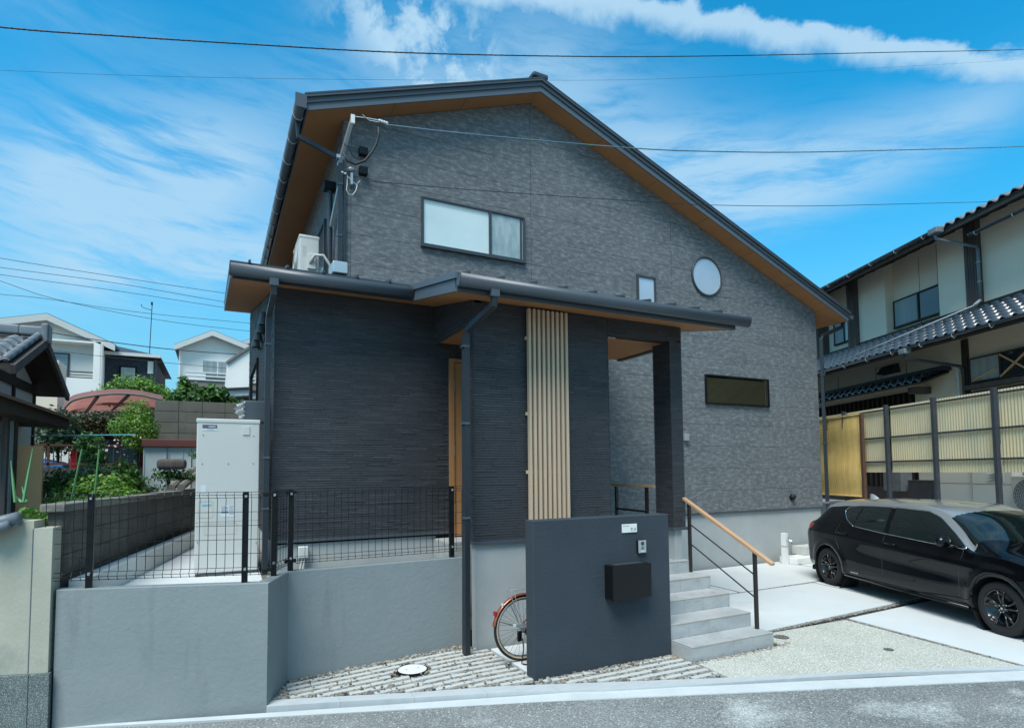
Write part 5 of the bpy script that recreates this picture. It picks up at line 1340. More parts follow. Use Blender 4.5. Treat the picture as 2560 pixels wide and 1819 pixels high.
# upper roof with tiles
def kawara_roof(s0, s1, o0, o1, z0, slope, rows, mt, parent, pitch=.27, single=True, label=None):
    L = (o1-o0)*math.hypot(1, slope); step = L/rows; cols = int((s1-s0)/pitch)
    prof = []
    for k in range(13):
        t = k/12; prof.append((t*pitch, .042*math.sin(t*2*math.pi+2.6)*(.9 if t < .5 else 1)))
    ang = math.atan(slope)
    m = MB(); th = .020; ln = step*1.10
    for (x, h_) in prof: m.v += [(x, 0, h_), (x, ln, h_-.022), (x, 0, h_-th)]
    for i in range(12): a, b = i*3, i*3+3; m.f += [(a, b, b+1, a+1), (a+2, b+2, b, a)]
    me = m.mesh('roof_tile'); me.materials.append(mt); me.shade_smooth()
    X_ = ND; Zv = NN*math.cos(ang)+Vector((0, 0, math.sin(ang))); N_ = X_.cross(Zv)
    if N_.z < 0: N_ = -N_
    rotm = Matrix((X_, Zv, N_)).transposed().to_4x4(); e = rotm.to_euler()
    for r_ in range(rows):
        for c in range(cols):
            oo = o0+(o1-o0)*r_/rows; zz = z0+slope*(oo-o0)+.05
            q = inst('roof_tile', me, parent, W(s0+c*pitch, oo, zz)); q.matrix_local = Matrix.Translation(Vector(W(s0+c*pitch, oo, zz))-org(parent)) @ rotm
    return me
def slope_slab(s0, s1, o0, o1, z0, slope, dz0, dz1, name, mt, parent):
    return MB().hexa([W(s0, o0, z0+dz0), W(s1, o0, z0+dz0), W(s1, o1, z0+slope*(o1-o0)+dz0), W(s0, o1, z0+slope*(o1-o0)+dz0),
                      W(s0, o0, z0+dz1), W(s1, o0, z0+dz1), W(s1, o1, z0+slope*(o1-o0)+dz1), W(s0, o1, z0+slope*(o1-o0)+dz1)]).build(name, mt, parent)
up = slope_slab(-9, 8, 1.25, 5.2, 7.45, .45, -.02, .04, 'upper_roof', M['darkwood'], nb)
kawara_roof(-6.0, 8.0, 1.20, 1.74, 7.45, .45, 2, M['kawara'], up)
slope_slab(-9, 8, 1.74, 5.2, 7.45+.45*.54, .45, .03, .09, 'upper_roof_sheet', M['kawara'], nb)
wb(-9, 8, 1.27, 1.33, 7.36, 7.46, 'eave_board', M['oldwood'], nb)
for k in range(30): slope_slab(-6+.46*k, -5.94+.46*k, 1.34, 2.4, 7.42, .42, -.07, -.02, 'rafter', M['darkwood'], nb)
def ngutter(s0, s1, o, z, nm='gutter', br=.9):
    m = MB(); prof = [(math.cos(math.pi*k/8)*.055, -math.sin(math.pi*k/8)*.06) for k in range(9)]
    for s in (s0, s1): m.v += [W(s, o+x, z+h_) for x, h_ in prof]+[W(s, o+x*.9, z+h_*.88) for x, h_ in reversed(prof)]
    n = 18; m.f += [(i, (i+1) % n, n+(i+1) % n, n+i) for i in range(n)]+[tuple(range(n)), tuple(range(2*n-1, n-1, -1))]
    g_ = m.build(nm, M['kawara_dark'], nb)
    s = s0+.3
    while s < s1:
        MB().tube([W(s, o+.07, z+.01), W(s, o+.02, z-.06), W(s, o-.02, z-.10), W(s, o-.06, z-.07), W(s, o-.075, z-.02)], .010, 5).build('gutter_hook', M['steel'], g_)
        s += br
    return g_
ngutter(-.1-1.35, 7.9, 1.12, 7.475)
ngutter(-6, -1.9, 1.55, 7.20)
wb(-1.62, -1.36, 1.02, 1.22, 7.36, 7.50, 'rain_head', M['kawara'], nb, bevel=.02)
MB().tube([W(-1.48, 1.12, 7.36), W(-1.48, 1.12, 7.26), W(-1.66, 1.95, 7.02), W(-1.70, 1.93, 6.95), W(-1.70, 1.93, 5.78)], .035, 8).build('downpipe', M['kawara'], nb, smooth=True)
MB().tube([W(-1.70, 1.93, 5.78), W(-1.68, 1.80, 5.66)], .035, 8).tube([W(-1.68, 1.80, 5.66), W(1.4, 1.1, 5.13)], .018, 6).build('downpipe', M['offwhite'], nb, smooth=True)
for z in (6.65, 6.2): MB().tube([W(-1.70+.04*math.cos(a), 1.93+.04*math.sin(a), z) for a in [2*math.pi*k/10 for k in range(10)]], .008, 4, closed=True).build('pipe_band', M['offwhite'], nb)
# lower tiled roof
lo = slope_slab(-8, 7.5, .85, 2.36, 4.86, .60, -.03, .02, 'lower_roof', M['darkwood'], nb)
kawara_roof(-6.8, 7.4, .80, 2.20, 4.86, .60, 6, M['kawara_dark'], lo)
wb(-8, 7.5, 2.04, 2.12, 5.64, 5.74, 'ridge_flashing', M['darkwood'], nb)
wb(-8, 7.5, .88, .93, 4.76, 4.85, 'eave_board', M['darkwood'], nb)
for k in range(30): slope_slab(-6.9+.46*k, -6.84+.46*k, .93, 2.05, 4.86, .58, -.09, -.03, 'rafter', M['darkwood'], nb)
ngutter(-8, 7.4, .72, 4.86)
wb(-.98, -.78, .62, .80, 4.70, 4.82, 'rain_head', M['kawara'], nb, bevel=.015)
MB().tube([W(-.88, .70, 4.72), W(-.88, .72, 4.60), W(-1.10, 1.90, 4.38), W(-1.12, 1.95, 4.3), W(-1.12, 1.95, 1.2)], .035, 8).build('downpipe', M['fpost'], nb, smooth=True)
# ground floor wall
wb(-9, 7.5, 2.05, 7.0, 1.05, 5.25, 'ground_wall', M['cstucco'], nb)
wb(-1.20, -1.06, 1.98, 2.06, 1.1, 5.0, 'timber_post', M['darkwood'], nb)
for s in (3.6, 1.9, .75): wb(s-.006, s+.006, 2.043, 2.051, 4.3, 4.9, 'wall_joint', M['darkwood'], nb)
fw_ = nwin(-4.3, -1.25, 3.93, 4.52, 2.02, 'ground floor window band with crossed tan tape', ('darkpane', 'curtain', 'darkpane', 'curtain'))
for a, b, c, d in ((-2.75, 3.98, -2.05, 4.47), (-2.75, 4.47, -2.05, 3.98), (-1.95, 4.2, -1.35, 3.98), (-3.5, 3.98, -2.85, 4.47)):
    MB().tube([W(a, 1.972, b), W(c, 1.972, d)], .024, 4).build('tape', M['blind'], fw_)
wb(-4.6, -1.15, 1.90, 2.05, 3.80, 3.90, 'sill_beam', M['oldwood'], nb)
nwin(-3.9, -1.25, 2.3, 3.75, 2.02, 'large ground floor window behind the corrugated fence', ('curtain', 'darkpane', 'curtain'))
MB().tube([W(-.99, 1.93, 1.2), W(-.99, 1.93, 4.28)], .032, 8).box(-1.03, -.95, 1.88, 1.98, 4.22, 4.34, W).build('vent_pipe', M['offwhite'], nb)
# small dark canopy roof
cn = slope_slab(-.62, 6.0, 1.35, 2.05, 4.10, .38, -.05, .0, 'canopy_roof', M['darkwood'], nb)
kawara_roof(-.60, 5.9, 1.32, 2.0, 4.10, .38, 3, M['kawara_dark'], cn)
wb(-.70, 6.0, 1.94, 2.04, 4.36, 4.50, 'canopy_flashing', M['fpost'], nb)
wb(-.05, .12, 1.55, 2.05, 3.88, 4.05, 'bracket_beam', M['oldwood'], nb)
for k in range(24): wb(.6+.2*k, .64+.2*k, 1.98, 2.03, 1.5, 4.0, 'lattice_bar', M['darkwood'], nb)
wb(.5, 5.6, 2.03, 2.049, 1.5, 4.02, 'lattice_back', M['seam'], nb)
hd_ = MB(); hd_.hexa([W(.95, 1.78, 4.62), W(1.55, 1.78, 4.62), W(1.55, 2.05, 4.60), W(.95, 2.05, 4.60), W(1.02, 1.92, 4.82), W(1.48, 1.92, 4.82), W(1.48, 2.05, 4.86), W(1.02, 2.05, 4.86)])
hd_.build('vent_hood', M['fpost'], nb)
MB().tube([W(1.65+.10*math.cos(a), 2.03, 4.70+.16*math.sin(a)) for a in [2*math.pi*k/20 for k in range(20)]], .005, 4).build('wire_loop', M['cable'], nb)
# things under the fence
def ub(s0, s1, o0, o1, z0, z1, name, label, cat, mt='offwhite'):
    t = thing(name, label, cat, W((s0+s1)/2, (o0+o1)/2, z0))
    wb(s0, s1, o0, o1, z0, z1, 'cabinet', M[mt], t, bevel=.012); wb(s0-.004, s1+.004, o0-.004, o1+.004, z1-.03, z1+.004, 'lid', M[mt], t)
    wb(s0+.02, s1-.02, o0-.003, o0, z0+(z1-z0)*.44, z0+(z1-z0)*.445, 'seam', M['print'], t); return t
ub(-2.50, -1.62, .75, 1.4, 1.06, 2.45, 'water_heater', 'white water heater cabinet under the fence, left of the printed one', 'water heater')
t = ub(-3.45, -2.55, .70, 1.35, 1.06, 2.45, 'water_heater', 'white cabinet with printed notice under the fence, beside the fan unit', 'water heater')
wb(-3.28, -2.90, .694, .698, 1.72, 1.90, 'notice', M['label'], t)
m = MB()
for k in range(9): m.box(-3.26, -2.92-.06*(k % 3), .690, .694, 1.735+k*.018, 1.742+k*.018, W)
m.build('notice_print', M['print'], t, stuff=True)
aircon('air_conditioner', 'pale outdoor fan unit behind the fence, above the car windscreen', W(-4.12, .62, 1.06), -math.atan2(ND.y, ND.x)*0+math.atan2(-ND.y, -ND.x)+math.pi if False else math.atan2(-ND.y, -ND.x), w_=.95, h_=.78, mt='offwhite')
ub(-1.35, -.55, .9, 1.2, 1.06, 1.72, 'crate', 'dark slatted box under the fence next to the white cabinet', 'box', 'fpost')
ub(-.45, .15, .8, 1.1, 1.45, 1.95, 'meter_box', 'small grey meter box in the dark gap beside the rusty post', 'meter', 'kawara')
wb(-9, 7.5, 1.95, 2.045, 1.05, 1.5, 'plinth', M['darkwood'], nb)
for s in (-3.52, -4.9): tag(wb(s-.07, s+.02, .9, .98, 1.05, 2.6, 'timber_stud', M['darkwood']), 'dark timber stud behind the fence, %s' % ('beside the printed cabinet' if s > -4 else 'at the right photo edge'), 'stud')
sh = thing('garden_shrub', 'small green shrub by the fan unit at the right edge', 'shrub', (12.6, 4.3, 0))
leaves('foliage', [((12.35, 4.55, 1.55), (.32, .32, .42)), ((12.15, 4.15, 1.35), (.35, .3, .4)), ((12.42, 4.8, 1.25), (.2, .2, .3))], 2600, .022, M['leaf_mid'], sh, shell=.2)
MB().tube([(12.4, 4.4, .0), (12.35, 4.45, 1.3)], .02, 6).build('stem', M['bark'], sh)

# ------------------------------------------------------------------ left: old plaster wall, block wall
pw = thing('plaster_wall', 'old beige plaster wall with granite plinth and grey tile capping', 'wall', (-1.5, 6.5, -.2))
MB().prism([(-4.2, 7.25), (-1.393, 6.42), (-1.36, 6.62), (-4.1, 7.5)], .33, 1.62, lambda p, q, w_: (p, q, w_)).build('plaster_panel', M['greyplaster'], pw)
MB().prism([(-1.388, 6.405), (-1.252, 6.375), (-1.232, 6.60), (-1.36, 6.62)], .33, 1.555, lambda p, q, w_: (p, q, w_)).build('plaster_panel', M['greyplaster'], pw)
MB().prism([(-4.2, 7.20), (-1.386, 6.375), (-1.36, 6.62), (-4.1, 7.5)], -.35, .328, lambda p, q, w_: (p, q, w_)).build('granite_plinth', M['granite'], pw)
MB().prism([(-1.380, 6.372), (-1.236, 6.340), (-1.226, 6.60), (-1.36, 6.62)], -.35, .328, lambda p, q, w_: (p, q, w_)).build('granite_plinth', M['granite'], pw)
MB().tube([(-1.391, 6.412, .33), (-1.391, 6.412, 1.55)], .008, 5).build('joint_seal', M['fascia'], pw)
# tile capping running to the left
for k in range(8):
    x = -1.52-.26*k; y = 6.46+.075*k
    m = MB()
    for j, dz in ((0, 0), (1, 0)):
        pts = [(x+.02, y-.10-.0, 1.62), (x-.24, y-.02, 1.555)]
    m.tube([(x+.03, y-.08, 1.655), (x-.23, y-.0, 1.585)], .052, 12); m.build('cap_tile', M['kawara'], pw, smooth=True)
    MB().tube([(x-.02, y-.13, 1.600), (x-.24, y-.055, 1.53)], .040, 10).build('cap_tile', M['kawara'], pw, smooth=True)
    MB().prism([(x-.26, y-.02), (x+.03, y-.1), (x+.05, y+.2), (x-.2, y+.28)], 1.585, 1.625, lambda p, q, w_: (p, q, w_)).build('cap_bed', M['kawara'], pw)
MB().lathe([(.001, -.02), (.045, -.01), (.05, .02), (.03, .04), (.001, .045)], 14, lambda a, b, c: (-1.66+a, 6.36-c, 1.535+b)).build('end_tile', M['kawara'], pw, smooth=True)

bw = thing('block_wall', 'weathered dark concrete block wall with stone coping, running back', 'wall', (-1.2, 7, .8))
D1 = Vector((math.sin(R(9.5)), math.cos(R(9.5)), 0)); N1 = Vector((-D1.y, D1.x, 0)); B0 = Vector((-1.225, 6.60, 0))
WB_ = lambda s, o, z: tuple(B0+D1*s+N1*o+Vector((0, 0, z)))
def ztopw(s): return 1.50+.018*s+.0*s
for r_ in range(4):
    s = 0 if r_ % 2 else -.2
    while s < 8.0:
        a, b = max(s, 0)+.003, s+.397
        z0 = .90+.195*r_-.02*0; 
        if b-a > .05: MB().box(a, b, 0+random.uniform(-.002, .002), .12, z0-(.35 if r_ == 0 else 0)+.002, z0+.192, WB_).build('block', M['oldblock'], bw, bevel=.004, seg=1)
        s += .4
MB().box(0, 8, .012, .10, .5, 1.67, WB_).build('mortar_core', M['oldblock'], bw)
s = -.06
while s < 7.9:
    L = .55+random.uniform(0, .1); MB().box(s, s+L-.006, -.035, .16, 1.68, 1.755+random.uniform(-.004, .004), WB_).build('coping_stone', M['coping'], bw, bevel=.012, seg=2); s += L
# little tiled ridge at the far end of the wall
kr = thing('tile_stack', 'stack of old roof tiles lying on the far end of the block wall', 'roof tiles', WB_(5.2, .1, 1.76))
for k in range(7):
    s = 4.3+.28*k; MB().tube([WB_(s, -.02, 1.80+.05*k), WB_(s+.26, -.02, 1.86+.05*k)], .06, 8).build('roof_tile', M['coping'], kr)
    MB().tube([WB_(s, .12, 1.80+.05*k), WB_(s+.26, .12, 1.86+.05*k)], .06, 8).build('roof_tile', M['coping'], kr)
tag(MB().box(-.86, -.44, 11.1, 11.4, 2.10, 2.27).build('garden_stone', M['oldwood'], bevel=.05), 'dark flat stone lying above the block wall in front of the shed', 'stone')

# garden ground beyond the old wall
struct(MB().prism([(-14, 7.4), (-1.4, 6.8), (.6, 16), (3, 40), (-20, 40)], -.3, 1.05, lambda p, q, w_: (p, q, w_)).build('garden_ground', M['soil']))

def shrub(name, label, clumps, n, size, mt, base, parent=None, group=None, cat='shrub', **k):
    t = thing(name, label, cat, base, group)
    leaves('foliage', clumps, n, size, M[mt], t, **k)
    c0 = clumps[0][0]; MB().tube([base, (lerp(base[0], c0[0], .5)+.03, lerp(base[1], c0[1], .5), lerp(base[2], c0[2], .5)), c0], .03, 6).build('stem', M['bark'], t)
    return t
shrub('bush', 'bright green rounded bush just behind the block wall coping', [((-1.42, 9.9, 1.72), (.42, .45, .30)), ((-1.15, 9.6, 1.62), (.30, .4, .22)), ((-1.75, 9.9, 1.60), (.28, .35, .26)), ((-1.60, 9.3, 1.50), (.35, .3, .22))], 6500, .030, 'leaf_bright', (-1.45, 9.9, 1.0), shell=.5)
shrub('bush', 'sprig of bright leaves poking over the wall beside the tile capping', [((-1.72, 7.9, 1.58), (.22, .25, .10)), ((-1.50, 7.7, 1.56), (.14, .15, .06))], 260, .035, 'leaf_bright', (-1.7, 7.9, 1.1), shell=.2)
for i, (c, rd, n, mt, lb) in enumerate([((-1.9, 12.3, 1.80), (.85, .4, .36), 4200, 'leaf_mid', 'leafy garden plants behind the iron railing, left part'), ((-1.42, 12.0, 1.90), (.26, .3, .38), 2000, 'leaf_mid', 'leafy garden plants against the white shed'),
                                        ((-1.55, 12.6, 1.55), (1.1, .4, .45), 3600, 'leaf_dark', 'dark undergrowth below the garden plants')]):
    shrub('garden_plant', lb, [(c, rd)], n, .038, mt, (c[0], c[1], 1.05), cat='plant', shell=.3)
shrub('flower_bush', 'flowering bush with pink and white blossoms behind the railing', [((-2.12, 13.4, 2.62), (.24, .2, .22)), ((-2.0, 13.2, 2.35), (.22, .2, .22))], 1300, .035, 'leaf_mid', (-1.8, 13.4, 1.1), shell=.3)
fl = []
o = leaves('blossoms', [((-1.65, 13.0, 2.60), (.45, .15, .22)), ((-1.45, 12.0, 2.30), (.25, .2, .2))], 30, .026, M['flower'], None, aspect=.9); tag(o, 'scattered red, pink and white blossoms over the garden plants', 'flowers', kind='stuff')
shrub('nandina', 'feathery green bush left of the grey block wall', [((-1.42, 13.9, 3.18), (.30, .3, .36)), ((-1.35, 13.7, 2.85), (.36, .35, .40)), ((-1.62, 13.8, 2.95), (.28, .3, .24))], 9500, .030, 'leaf_bright', (-1.45, 13.9, 1.1), aspect=.28, shell=.35)
shrub('dark_tree', 'dark olive leaved tree under the carport edge', [((-2.75, 16.2, 3.15), (.6, .5, .30)), ((-1.95, 16.0, 3.22), (.6, .5, .32)), ((-2.3, 16.1, 3.2), (.6, .5, .32))], 8500, .035, 'leaf_brown', (-2.3, 16.2, 1.1), cat='tree', shell=.2)
shrub('dark_tree', 'dark green shrub at the left end of the railing', [((-3.0, 15.4, 2.95), (.45, .4, .5))], 2600, .04, 'leaf_dark', (-3.0, 15.4, 1.1), cat='tree', shell=.2)
shrub('laurel', 'broad leaved laurel rising above the grey block wall', [((-.45, 15.4, 3.75), (.55, .4, .36)), ((.15, 15.5, 3.62), (.5, .4, .28)), ((-.70, 15.4, 4.0), (.16, .2, .30)), ((-.05, 15.3, 3.85), (.3, .3, .25)), ((.45, 15.6, 3.55), (.3, .3, .2))], 3000, .058, 'leaf_mid', (-.3, 15.5, 1.1), aspect=.55, shell=.3)
shrub('laurel', 'leafy tree top between carport and cream house', [((-2.15, 20.5, 4.55), (.75, .5, .42)), ((-1.45, 20.5, 4.35), (.5, .5, .32)), ((-2.8, 20.6, 4.3), (.5, .5, .25))], 4200, .05, 'leaf_bright', (-2.0, 20.5, 1.1), aspect=.5, shell=.2)
shrub('small_plant', 'small pale green plant beside the stack of old roof tiles', [((-.72, 11.3, 2.02), (.24, .15, .14)), ((-.50, 11.3, 2.0), (.2, .15, .12)), ((-.28, 11.6, 2.36), (.14, .12, .08))], 900, .025, 'leaf_mid', (-.6, 11.3, 1.1), shell=.2, cat='plant')
# green stakes
for i, (a, b, lb) in enumerate((((175, 1262), (205, 1122), 'leaning green garden stake left of the bright bush'), ((234, 1262), (248, 1122), 'green garden stake rising from the bright bush'), )):
    p, q = at(*a, y=9.2), at(*b, y=9.2); tag(MB().tube([p, q], .011, 6).build('garden_stake', M['greenpole']), lb, 'stake')
for i, (a, b, lb) in enumerate((((38, 1255), (27, 1150), 'broad green leaf blade beside the glazed door'), ((58, 1255), (82, 1120), 'tall slanting green leaf blade before the reed screen'), ((55, 1255), (32, 1235), 'short green leaf blade by the tile capping'), ((66, 1255), (55, 1215), 'second short green leaf blade behind the capping'))):
    p, q = at(*a, y=7.6), at(*b, y=7.7); d_ = (q-p); sd_ = Vector((.014, 0, 0)); m = MB(); m.tube([p, p.lerp(q, .5), q], .012, 5, rs=[.014, .012, .003]); tag(m.build('leaf_blade', M['greenpole']), lb, 'leaf')
# shed
sd_ = thing('garden_shed', 'white panelled garden shed with red brown eave', 'shed', (-.5, 12.5, 1.05))
MB().box(-1.175, .60, 12.5, 13.4, .9, 2.52).build('wall', M['shedwall'], sd_)
for k, x in enumerate((-1.17, -.83, -.78, -.56, -.42, -.30, .0)): MB().box(x, x+.012, 12.485, 12.50, 1.0, 2.52).build('panel_rib', M['shedwall'], sd_)
for x in (-.80, -.415): MB().box(x, x+.008, 12.48, 12.5, 1.0, 2.50).build('door_gap', M['print'], sd_)
MB().box(-1.20, .65, 12.42, 13.5, 2.522, 2.66).build('eave', M['redbrown'], sd_, bevel=.01)
# second block wall
b2 = thing('block_wall', 'tall grey concrete block wall behind the water heater', 'wall', (0, 14.5, 1))
for r_ in range(6):
    s = -1.18
    while s < 2.4:
        MB().box(s+.004, s+.444, 14.5, 14.62, 3.37-.235*r_+.003, 3.60-.235*r_).build('block', M['block2'], b2, bevel=.005, seg=1); s += .448
MB().box(-1.17, 2.4, 14.515, 14.61, .9, 3.58).build('mortar_core', M['block2'], b2)
# railing
ra = thing('iron_railing', 'brown iron railing with thin upright bars on a dark low wall', 'railing', (-2.2, 14.0, 2.2))
for z in (2.60, 2.24): MB().box(-3.6, -1.20, 13.98, 14.02, z-.018, z+.018).build('rail', M['rust'], ra)
for k in range(20): MB().cyl((-3.5+.120*k, 14.0, 2.24), (-3.5+.120*k, 14.0, 2.60), .009, 6).build('bar', M['rust'], ra)
for x in (-3.5, -2.86, -1.35): MB().box(x-.02, x+.02, 13.98, 14.02, 2.1, 2.62).build('post', M['rust'], ra)
tag(MB().box(-3.9, -1.1, 13.9, 14.1, .9, 2.16).build('low_wall', M['oldblock']), 'dark mossy low wall under the iron railing', 'wall')
bp = at(75, 1089, y=12.4), at(336, 1086.5, y=12.4); tag(MB().tube(list(bp), .012, 8).build('laundry_pole', M['bluepole']), 'aqua blue laundry pole across the garden', 'pole')
# carport
cp = thing('carport', 'carport with curved red brown ribbed roof sheet', 'carport', (-2.5, 19, 1.05))
def prof_(tab, t):
    for (a0, b0), (a1, b1) in zip(tab, tab[1:]):
        if a0 <= t <= a1: return b0+(b1-b0)*(t-a0)/(a1-a0)
    return tab[-1][1]
NE = [(0, 1042), (.02, 1026), (.06, 1010), (.12, 1000), (.22, 993), (.35, 988), (.5, 984), (.65, 984), (.8, 988), (1, 1000)]
FE = [(0, 1044), (.05, 1042), (.15, 1036), (.3, 1031), (.45, 1027), (.6, 1027), (.8, 1031), (1, 1038)]
N_ = 36
def cpp(t, v):
    a0 = at(lerp(152, 408, t), prof_(NE, t), y=17.0); b0 = at(lerp(156, 372, t), prof_(FE, t), y=23.0); return a0.lerp(b0, v)
for k in range(7):
    m = MB()
    for i in range(N_+1):
        for j in range(5):
            p = cpp(i/N_, (k+j/4)/7); m.v.append((p.x, p.y, p.z+.16*math.sin(j/4*math.pi)))
    for i in range(N_):
        for j in range(4): m.f.append((i*5+j, i*5+j+1, i*5+j+6, i*5+j+5))
    m.build('roof_sheet', M['carport'], cp, smooth=True)
MB().tube([cpp(i/24, 0) for i in range(25)], .03, 6).build('edge_beam', M['coping'], cp, smooth=True)
for t in (.36, .66): MB().tube([cpp(t, 0)-Vector((0, 0, .03)), cpp(t-.10, 1)-Vector((0, 0, .03))], .04, 6).build('rib', M['darkwood'], cp)
MB().box(-3.22, -3.12, 17.3, 17.4, 1.05, 3.45).build('post', M['oldwood'], cp)
for x in (-1.99, -1.82): MB().lathe([(.001, 0), (.055, 0), (.05, -.05), (.001, -.07)], 12, lambda a, b, c: (x+a, 16.9+c, 3.33+b)).build('floodlight', M['offwhite'], cp)
# parked van seen through the plants
vn = thing('parked_van', 'dark grey van with red lamps half hidden behind the railing plants', 'van', (-2.2, 17.4, 1.05))
m = MB(); prof = [(-.80, 1.15), (.80, 1.15), (.82, 2.2), (.74, 2.75), (.62, 2.98), (-.62, 2.98), (-.74, 2.75), (-.82, 2.2)]
m.prism(prof, 16.5, 20.0, lambda p, q, w_: (-2.2+p, w_, q)); m.build('body', M['fpost'], vn, bevel=.05)
MB().box(-2.78, -1.62, 16.47, 16.5, 2.32, 2.86).build('rear_window', M['glass_blue'], vn, bevel=.01)
for x in (-2.96, -1.60): MB().box(x, x+.14, 16.46, 16.5, 2.05, 2.60).build('tail_lamp', M['red'], vn, bevel=.01)
MB().box(-2.35, -2.0, 16.46, 16.5, 2.90, 2.95).build('brake_lamp', M['red'], vn)
tp_ = MB(); 
tag(tp_.hexa([(-3.25, 15.2, 2.05), (-2.80, 15.2, 2.0), (-2.8, 15.7, 2.1), (-3.25, 15.7, 2.2), (-3.35, 15.2, 2.35), (-2.85, 15.2, 2.25), (-2.85, 15.7, 2.3), (-3.3, 15.7, 2.4)]).build('tarpaulin', M['bluetarp'], bevel=.05), 'crumpled blue tarpaulin behind the railing', 'tarpaulin')
tag(MB().box(-4.2, -2.75, 17.2, 19.5, 1.05, 2.75).build('storage_box', M['wstucco']), 'white storage box behind the railing', 'box')

# ------------------------------------------------------------------ old house at far left
kh = thing('old_house', 'old white walled house with grey wave tile roof at far left', 'house', (-3.5, 11, 1))
HX = -2.42
MB().box(-8, -2.78, 10.1, 12.5, .9, 3.50).build('wall', M['wstucco'], kh)
MB().prism([(10.1, 3.5), (12.5, 3.5), (12.5, 3.56), (11.33, 4.04), (10.1, 3.54)], -8, -2.80, lambda p, q, w_: (w_, p, q)).build('gable_wall', M['wstucco'], kh)
# gable end faces right; two slopes falling to front and back
rs_ = .415; ry, rz = 11.33, 4.16
def kroof(sgn, nm):
    y0 = ry; L = 1.58
    MB().hexa([(-8, ry, rz-.10), (HX, ry, rz-.10), (HX, ry+sgn*L, rz-.10-L*rs_), (-8, ry+sgn*L, rz-.10-L*rs_), (-8, ry, rz-.02), (HX, ry, rz-.02), (HX, ry+sgn*L, rz-.02-L*rs_), (-8, ry+sgn*L, rz-.02-L*rs_)]).build(nm, M['darkwood'], kh)
kroof(-1, 'roof_board'); kroof(1, 'roof_board')
m = MB(); pitch = .27
prof = [(k/10*pitch, .032*math.sin(k/10*2*math.pi+2.6)) for k in range(11)]
for (x, h_) in prof: m.v += [(x, 0, h_), (x, .27, h_-.02), (x, 0, h_-.02)]
for i in range(10): a, b = i*3, i*3+3; m.f += [(a, b, b+1, a+1), (a+2, b+2, b, a)]
me = m.mesh('roof_tile'); me.materials.append(M['kawara']); me.shade_smooth()
angr = math.atan(rs_)
for r_ in range(6):
    for c in range(10):
        d_ = 1.6-.25*(r_+0); y = ry-d_; z = rz-.02-d_*rs_+.04
        x = HX-.28-pitch*c
        q = inst('roof_tile', me, kh, (x, y, z), (angr, 0, 0))
for k in range(6): MB().tube([(HX-.05, ry-1.6+.265*k, rz-.62+.265*k*rs_), (HX-.05, ry-1.6+.265*(k+1)+.03, rz-.62+.265*(k+1)*rs_+.015)], .05, 8).build('verge_tile', M['kawara'], kh, smooth=True)
for k in range(14):
    MB().box(HX-.30-.30*k+.006, HX-.30*k+.02, ry-.10, ry+.10, rz-.0, rz+.15).build('ridge_tile', M['kawara'], kh, bevel=.03)
MB().box(HX-.02, HX+.08, ry-.13, ry+.13, rz-.10, rz+.20).build('ridge_end', M['kawara'], kh, bevel=.03)
for sg in (-1, 1): beam((HX+.03, ry+sg*.05, rz-.10), (HX+.03, ry+sg*1.60, rz-.10-1.58*rs_), .05, .12, 'barge_board', M['oldwood'], kh)
beam((-2.77, 10.08, 3.45), (-2.77, 12.5, 3.45), .06, .14, 'tie_beam', M['darkwood'], kh)
beam((-2.77, 10.08, 3.0), (-2.77, 12.5, 3.0), .05, .08, 'tie_beam', M['darkwood'], kh)
for y in (10.13, 11.33, 12.47): MB().box(-2.79, -2.75, y-.04, y+.04, 2.2, 3.6).build('timber_post', M['darkwood'], kh)
# lean-to eave below
MB().hexa([(-2.95, 7.9, 3.16), (-2.10, 7.9, 2.88), (-2.10, 11.95, 2.91), (-2.95, 11.95, 3.19), (-2.95, 7.9, 3.19), (-2.10, 7.9, 2.92), (-2.10, 11.95, 2.95), (-2.95, 11.95, 3.22)]).build('lean_to_eave', M['redbrown'], kh)
MB().hexa([(-2.95, 8.0, 2.70), (-2.16, 8.0, 2.74), (-2.16, 11.85, 2.78), (-2.95, 11.85, 2.80), (-2.95, 8.0, 3.15), (-2.16, 8.0, 2.895), (-2.16, 11.85, 2.925), (-2.95, 11.85, 3.18)]).build('lean_to_frame', M['darkwood'], kh)
MB().box(-3.9, -2.3, 9.4, 9.5, .9, 2.7).build('glazed_door', M['curtain'], kh)
for x in (-2.62, -2.46, -2.34): MB().box(x-.025, x+.025, 9.30, 9.42, .9, 2.75).build('door_stile', M['oldwood'], kh)
tag(MB().box(-2.30, -2.02, 9.6, 9.66, .95, 2.40).build('reed_screen', M['burlap']), 'brown woven reed screen beside the old house door', 'screen')
tag(MB().box(-2.36, -2.28, 9.5, 9.6, .9, 2.70).build('timber_post', M['darkwood']), 'black timber post left of the reed screen', 'post')

# ------------------------------------------------------------------ far houses
def gable_house(name, label, x0, x1, y0, y1, ze, zr_, zg, wm, roofm, ov=.5, verge='offwhite', ridge=None):
    t = thing(name, label, 'house', ((x0+x1)/2, y0, zg)); xm = ridge if ridge is not None else (x0+x1)/2
    MB().prism([(x0, zg), (x1, zg), (x1, ze), (xm, zr_), (x0, ze)], y0, y1, XZ).build('wall', M[wm], t)
    sl = (zr_-ze)/(xm-x0); sr = (zr_-ze)/(x1-xm)
    q = [(x0-ov, ze-sl*ov), (xm, zr_), (x1+ov, ze-sr*ov)]
    MB().prism(q+[(x, z+.14) for x, z in reversed(q)], y0-.45, y1+.3, XZ).build('roof', M[roofm], t)
    MB().prism([(x, z-.16) for x, z in q]+[(x, z+.11) for x, z in reversed(q)], y0-.5, y0-.44, XZ).build('verge_board', M[verge], t)
    return t, xm
fg = 3.0
